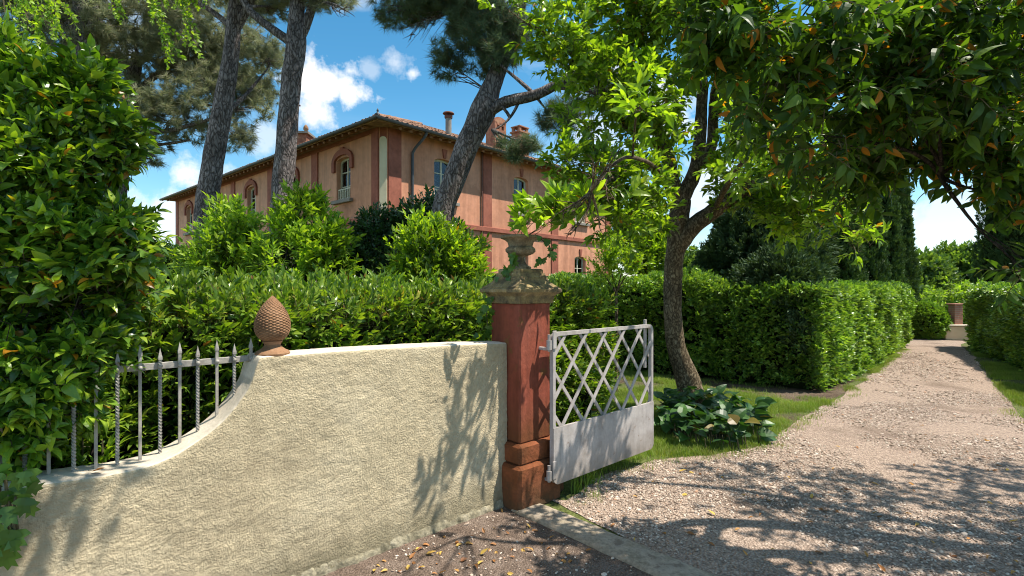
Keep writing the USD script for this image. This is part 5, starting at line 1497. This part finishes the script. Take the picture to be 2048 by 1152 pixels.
def cypress(px, Y, z_top, rad, label, seed, mat, n, name="cypress", lean=0.0):
    x = (px - 1024) / FPX * Y
    t = thing(name, label, "cypress" if name == "cypress" else "conifer", (x, Y, 0))
    r = np.random.default_rng(seed)
    part(t, "trunk", tube([(x, Y, 0), (x, Y, z_top * 0.9)], [0.12, 0.02], 8, 0.1, n=8), M["pine_bark"])
    z = r.random(n) ** 1.15 * (z_top - 0.15) + 0.15
    rel = z / z_top
    prof = rad * np.minimum(1, (rel / 0.16) ** 0.6) * np.clip(1 - rel, 0, 1) ** 0.55 * 1.15
    a = r.uniform(0, 2 * np.pi, n)
    lump = 1 + 0.32 * (meshkit.fbm(np.c_[np.cos(a) * 1.6, np.sin(a) * 1.6, z * 1.1] + seed, 3, seed % 40) - 0.5) * 2
    rr = prof * lump * (0.72 + 0.28 * r.random(n) ** 0.5)
    p = np.c_[x + rr * np.cos(a), Y + rr * np.sin(a), z]
    d = unit(np.c_[np.cos(a) * 0.5, np.sin(a) * 0.5, np.full(n, 1.0)] + r.normal(0, 0.25, (n, 3)))
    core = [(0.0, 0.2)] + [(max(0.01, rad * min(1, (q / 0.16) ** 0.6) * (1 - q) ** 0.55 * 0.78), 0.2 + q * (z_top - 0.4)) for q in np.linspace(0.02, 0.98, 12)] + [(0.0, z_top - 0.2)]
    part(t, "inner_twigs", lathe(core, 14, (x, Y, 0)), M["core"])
    g_ = instances(num(t, "crown"), [(m_, mat) for m_ in SPRAY], p - V(x, Y, 0), Rotation.from_matrix(frames(d, unit(r.normal(0, 1, d.shape)))).as_quat(), r.uniform(0.8, 1.3, n), r.integers(0, 4, n))
    meta(g_, kind="stuff")


for k, (px, Y, z_top, rad, lab, mat) in enumerate([
        (1672, 13.5, 6.0, 0.62, "dark cypress nearest the camera in the row left of the drive", "cypress"), (1722, 15.0, 6.2, 0.62, "cypress second in the row behind the sunlit hedge", "cypress"),
        (1765, 16.8, 6.6, 0.55, "cypress third in the row, behind the sunlit hedge's far half", "cypress"), (1796, 18.6, 6.4, 0.50, "slim cypress last in the row, beside the far bushes", "cypress"),
        (1992, 27.0, 9.5, 0.85, "cypress behind the right hedge, nearest the far trees", "cypress"), (2040, 26.0, 9.5, 0.95, "cypress second in the row behind the right hedge", "cypress"), (2090, 25.0, 9.0, 0.9, "cypress behind the right hedge cut off by the frame's right edge", "cypress")]):
    cypress(px, Y, z_top, rad, lab, 260 + k, M[mat], 2300)
cj = thing("spreading_conifer", "broad dark conifer bulging over the shaded hedge corner", "conifer", P(1530, 576, 10.8) * V(1, 1, 0))
jl = px_lobes([(1560, 560, 9.5, 55), (1592, 610, 9.1, 42), (1612, 560, 9.4, 34), (1600, 670, 8.85, 26), (1520, 575, 9.8, 50), (1500, 520, 11.2, 80), (1570, 540, 10.6, 75), (1450, 530, 11.5, 50), (1600, 600, 10.2, 50), (1530, 600, 10.6, 75), (1560, 470, 11, 60), (1500, 460, 11.2, 55), (1610, 500, 10.8, 45), (1590, 660, 10.0, 34), (1440, 570, 11.5, 45), (1470, 470, 11.4, 40), (1540, 420, 11.2, 55)])
limbs(cj, (P(1530, 576, 10.8) * V(1, 1, 0))[None], jl, 0.06, M["pine_bark"], 281, 6, 0.1)
tuft_crown(cj, "crown", jl, 7500, SPRAY, M["juniper"], 283, (0.8, 1.4), 0.3, 0.3, 0.9, 0.9, 0.5, 0.5)

# ------------------------------------------------------------------ far trees, round bush, weeping bush, brick pier
TW_FAR = [twig(290 + k, 12, 0.5, 0.20, 0.11, 60, 0.3) for k in range(4)]


def far_tree(label, rows, n, mat, seed, size=(0.8, 1.3), name="tree", group=None, twigs=TW_FAR, gap=0.36):
    lobes = px_lobes(rows)
    c = lobes[0]
    t = thing(name, label, "tree", (c[0], c[1], 0), group=group)
    part(t, "trunk", tube([(c[0], c[1], -0.1), (c[0] + 0.1, c[1], max(0.5, c[2]))], [0.18, 0.07], 8, 0.1, n=10), M["tree_bark"], True)
    limbs(t, V(c[0], c[1], max(0.4, c[2] - 1.0))[None], lobes, 0.05, M["tree_bark"], seed, 5, 0.1)
    crown(t, "crown", lobes, n, twigs, mat, seed, 0.6, 0.5, 0.6, size, 0.3, gap, 0.8)


far_tree("mid green tree in the gap between the cypresses, left one", [(1840, 580, 30, 45), (1830, 540, 30, 28), (1865, 550, 30, 30), (1850, 640, 29, 40), (1825, 620, 29, 36)], 900, M["far_leaf"], 311)
far_tree("taller green tree in the middle of the gap between the cypresses", [(1905, 560, 32, 48), (1890, 530, 32, 28), (1920, 520, 32, 26), (1890, 610, 31, 50)], 1000, M["far_leaf"], 313)
far_tree("green tree in the gap beside the right cypresses", [(1955, 560, 31, 42), (1965, 525, 31, 26), (1940, 540, 31, 24), (1960, 610, 30, 45)], 800, M["far_leaf"], 315)
far_tree("light green round tree at the right end of the villa", [(1285, 480, 17, 50), (1260, 470, 17, 36), (1310, 460, 17, 36), (1290, 440, 17.5, 30), (1300, 520, 16.5, 46), (1250, 510, 16.5, 36), (1330, 490, 17, 30)], 1500, M["tree_leaf"], 317, (0.5, 0.8))
far_tree("tree far beyond the shaded hedge, seen between garden tree and conifer", [(1395, 560, 24, 40), (1370, 540, 24, 30), (1420, 545, 24, 30), (1395, 590, 23, 40)], 700, M["far_leaf"], 319)
for k, (px, py, Y, r0_, lab) in enumerate([(2080, 560, 34, 70, "green tree far behind the right hedge"), (300, 530, 40, 36, "small far tree below the clouds at the villa's far end")]):
    far_tree(lab, [(px, py, Y, r0_), (px - r0_ * 0.5, py + 15, Y, r0_ * 0.7), (px + r0_ * 0.5, py + 12, Y, r0_ * 0.7)], 500, M["far_leaf"], 321 + k)
TW_BUSH = [twig(330 + k, 10, 0.14, 0.06, 0.032, 60, 0.3) for k in range(3)]
rb = G(1851, 677)
bush = thing("round_bush", "clipped round green bush at the far bend of the drive", "bush", rb)
RB = 0.58
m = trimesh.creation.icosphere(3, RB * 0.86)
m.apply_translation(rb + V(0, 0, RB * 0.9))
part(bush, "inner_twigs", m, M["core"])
r_ = np.random.default_rng(335)
d = unit(r_.normal(0, 1, (1900, 3)))
d = d[d[:, 2] > -0.8]
plant_out(bush, "foliage", TW_BUSH, M["bush_leaf"], rb + V(0, 0, RB * 0.9) + d * (RB * (0.92 + 0.08 * r_.random(len(d))) * (1 + 0.1 * (meshkit.fbm(d * 2, 2, 4) - 0.5)))[:, None], unit(d + V(0, 0, 0.4) + r_.normal(0, 0.4, d.shape)), unit(d + V(0, 0, 0.6)), r_.uniform(0.7, 1.1, len(d)), 337)
wb = thing("weeping_tree", "low weeping tree with yellow green leaves behind the brick pier", "tree", P(1905, 576, 21.5) * V(1, 1, 0))
wl = px_lobes([(1905, 600, 21.5, 38), (1870, 612, 21.5, 30), (1940, 605, 21.5, 32), (1900, 585, 21.5, 20), (1850, 625, 21.3, 18), (1885, 628, 21.3, 24), (1950, 590, 21.5, 20), (1925, 625, 21.5, 20)])
base = P(1905, 576, 21.5) * V(1, 1, 0)
part(wb, "trunk", tube([base, base + V(0.05, 0, 0.7), base + V(0, 0, 1.3)], [0.1, 0.08, 0.06], 8, 0.1, n=10), M["tree_bark"])
limbs(wb, (base + V(0, 0, 1.2))[None], wl, 0.03, M["tree_bark"], 341, 5, 0.3)
crown(wb, "crown", wl, 1100, TW_LIME, M["lime_leaf"], 343, 0.6, 0.0, 0.6, (0.9, 1.3), 0.3, 0.3, 1.2, 0, 0.5)
lwa, lwb, lwc = G(1866, 674), G(1891, 680), G(1950, 682)
lw = thing("low_wall", "low peach rendered wall at the end of the drive", "wall", lwb)


def run_wall(a, b, t0, t1, z0_, z1_):
    d_ = unit(b - a)
    n_ = np.cross(V(0, 0, 1), d_)
    m_ = chamfer_box(0, np.linalg.norm(b - a), t0, t1, z0_, z1_, 0.02)
    m_.vertices = a * V(1, 1, 0) + m_.vertices[:, :1] * d_ + m_.vertices[:, 1:2] * n_ + m_.vertices[:, 2:3] * V(0, 0, 1)
    return m_


part(lw, "wall_face", run_wall(lwb, lwc, 0, 0.32, 0, 0.46), M["lowwall"])
part(lw, "wall_wing", run_wall(lwa, lwb, 0.0, 0.3, 0, 0.455), M["lowwall"])
part(lw, "wall_cap", run_wall(lwb, lwc, -0.03, 0.35, 0.462, 0.505), M["coping"])
bp_y = lwb[1] + 0.16
bp_x = (1911 - 1024) / FPX * bp_y
bp = thing("brick_pier", "slim red brick pier standing on the low peach wall", "pier", (bp_x, bp_y, 0.50))
zt = EYE - (607 - 576) / FPX * bp_y
part(bp, "mortar_core", trimesh.creation.box((0.25, 0.25, zt - 0.50)).apply_translation((bp_x, bp_y, (zt + 0.50) / 2)), M["mortar"])
z = 0.503
row_ = 0
while z < zt - 0.06:
    for s_ in (-1, 1):
        if row_ % 2 == 0:
            part(bp, "brick", chamfer_box(bp_x - 0.135, bp_x + 0.135, bp_y + s_ * 0.07 - 0.064, bp_y + s_ * 0.07 + 0.064, z, z + 0.056, 0.004), M["brick"])
        else:
            part(bp, "brick", chamfer_box(bp_x + s_ * 0.07 - 0.064, bp_x + s_ * 0.07 + 0.064, bp_y - 0.135, bp_y + 0.135, z, z + 0.056, 0.004), M["brick"])
    z += 0.066
    row_ += 1
part(bp, "pier_cap", chamfer_box(bp_x - 0.17, bp_x + 0.17, bp_y - 0.17, bp_y + 0.17, zt - 0.05, zt + 0.01, 0.01), M["brick"])

# ------------------------------------------------------------------ grass
def blades(seed, n=26, h=0.07, sp=0.05, w=0.004):
    r = np.random.default_rng(seed)
    v, f = [], []
    for i in range(n):
        b = V(*r.normal(0, sp, 2), 0)
        a = r.uniform(0, 2 * np.pi)
        s = V(math.cos(a), math.sin(a), 0) * w / 2
        l = V(-math.sin(a), math.cos(a), 0) * r.normal(0, 0.5) * h
        hh_ = h * r.uniform(0.5, 1.2)
        k = len(v)
        v += [b - s, b + s, b + l * 0.35 + V(0, 0, hh_ * 0.6) + s * 0.7, b + l * 0.35 + V(0, 0, hh_ * 0.6) - s * 0.7, b + l + V(0, 0, hh_)]
        f += [(k, k + 1, k + 2), (k, k + 2, k + 3), (k + 3, k + 2, k + 4)]
    return trimesh.Trimesh(np.array(v), f, process=False)


r_ = np.random.default_rng(401)
lawn = sg.Polygon([tuple(G(*x)[:2]) for x in [(1150, 965), (1215, 940), (1300, 915), (1420, 910), (1540, 885), (1575, 846), (1650, 808), (1700, 770), (1640, 790), (1560, 770), (1400, 760), (1250, 735), (1130, 760)]])
verge_l = sg.Polygon([tuple(G(*x)[:2]) for x in [(1650, 812), (1725, 765), (1780, 724), (1815, 700), (1790, 700), (1700, 762), (1640, 800)]])
verge_r = sg.Polygon([tuple(G(*x)[:2]) for x in [(1950, 706), (1975, 735), (2010, 785), (2060, 835), (2110, 835), (2062, 752), (1926, 694)]])
gpos = []
for poly, dens in ((lawn, 900), (verge_l, 800), (verge_r, 700)):
    x0, y0, x1, y1 = poly.bounds
    n = int((x1 - x0) * (y1 - y0) * dens)
    q = np.c_[r_.uniform(x0, x1, n), r_.uniform(y0, y1, n)]
    q = q[inside(poly, q)]
    q3 = np.c_[q, np.zeros(len(q))]
    q = q[(meshkit.fbm(q3 * 1.3, 3, 12) > 0.38 + 0.16 * r_.random(len(q))) & ~(inside(bed, q) & (r_.random(len(q)) < 0.9))]
    gpos.append(q)
# strays along the drive's edge
q = np.c_[r_.uniform(0.5, 7, 5000), r_.uniform(4, 9, 5000)]
dd = shapely.distance(drive.boundary, shapely.points(q))
q = q[(dd < 0.14) & (r_.random(len(q)) < 0.5) & inside(drive, q)]
rel = np.c_[q, np.zeros(len(q))] - C0
q = q[(rel @ E1) > 0.4]
gpos.append(q)
gpos = np.vstack(gpos)
g = instances("/World/grass", [(blades(410 + k, 26, 0.055), M["grass"]) for k in range(4)], np.c_[gpos, np.zeros(len(gpos))], rand_quat(len(gpos), r_, 0.06), r_.uniform(0.6, 1.2, len(gpos)), r_.integers(0, 4, len(gpos)))
meta(g, "short green grass on the lawn and the drive's verges", "grass", kind="stuff")
tuft_m = blades(420, 40, 0.2, 0.04, 0.006)
for px, py, lab in ((1152, 985, "long tuft of grass beside the pillar's foot"), (1178, 968, "long grass tuft under the gate panel")):
    b = G(px, py)
    t = thing("grass_tuft", lab, "grass tuft", b)
    mm = tuft_m.copy()
    mm.apply_translation(b)
    part(t, "blades", mm, M["grass"], kind="stuff")

# ------------------------------------------------------------------ fallen leaves
r_ = np.random.default_rng(501)
FL = {}


def fallen(px, py, label, group, k):
    p_ = G(px, py, 0.014)
    if k not in FL:
        v, f = leaf(0.058 + 0.008 * (k % 3), 0.026 + 0.004 * (k % 2), 0.5, [0.25, -0.3, 0.5, 0.1][k % 4], 4)
        t = thing("fallen_leaf", label, "leaf", p_, group=group)
        part(t, "blade", (v, f), M["dead_leaf"], world=False)
        part(t, "leaf_stalk", tube([(-0.02, 0, 0.004), (0.004, 0, 0.002)], [0.0012, 0.0012], 4, n=2), M["twig"], world=False)
        FL[k] = t
        return
    x = UsdGeom.Xform.Define(stage, num("/World", "fallen_leaf"))
    x.AddTranslateOp().Set(Gf.Vec3d(*map(float, p_)))
    e = Rotation.from_euler("zyx", [r_.uniform(0, 2 * np.pi), r_.normal(0, 0.25), r_.normal(0, 0.3)]).as_euler("xyz", degrees=True)
    x.AddRotateXYZOp().Set(Gf.Vec3f(*map(float, e)))
    x.AddScaleOp().Set(Gf.Vec3f(float(r_.uniform(0.45, 0.95))))
    x.GetPrim().GetReferences().AddInternalReference(FL[k])
    x.GetPrim().SetInstanceable(True)
    x.SetXformOpOrder(x.GetOrderedXformOps())
    meta(x, label, "leaf", group)


spots = []
while len(spots) < 62:
    x, y = r_.uniform(560, 1240), r_.uniform(1015, 1148)
    w = G(x, y)
    rel = w - C0
    if rel @ E1 < -0.1 and rel @ E2 > -0.08 and (r_.random() < 0.6 + 0.4 * math.exp(-((x - 880) / 160) ** 2)):
        spots.append((x, y))
for i, (x, y) in enumerate(spots):
    fallen(x, y, "small curled orange brown leaf lying on the bare dirt by the wall", "dead leaves on the dirt", i % 4)
n = 0
while n < 85:
    x, y = r_.uniform(1150, 2048), 830 + 320 * r_.random() ** 0.8
    w = G(x, y)
    if (w - C0) @ E1 > 0.25 and inside(drive, w[None, :2])[0]:
        fallen(x, y, "small dry orange leaf lying on the gravel drive", "dead leaves on the gravel", 4 + n % 4)
        n += 1
fallen(185, 940, "single dry leaf resting on the swept coping of the wall", None, 9)
px_ = stage.GetPrimAtPath(FL[9])
cu_ = u_of(185, -0.2)
UsdGeom.Xformable(px_).GetOrderedXformOps()[0].Set(Gf.Vec3d(*map(float, uvz(V(cu_, -0.2, float(top_z(cu_)) + 0.01)))))
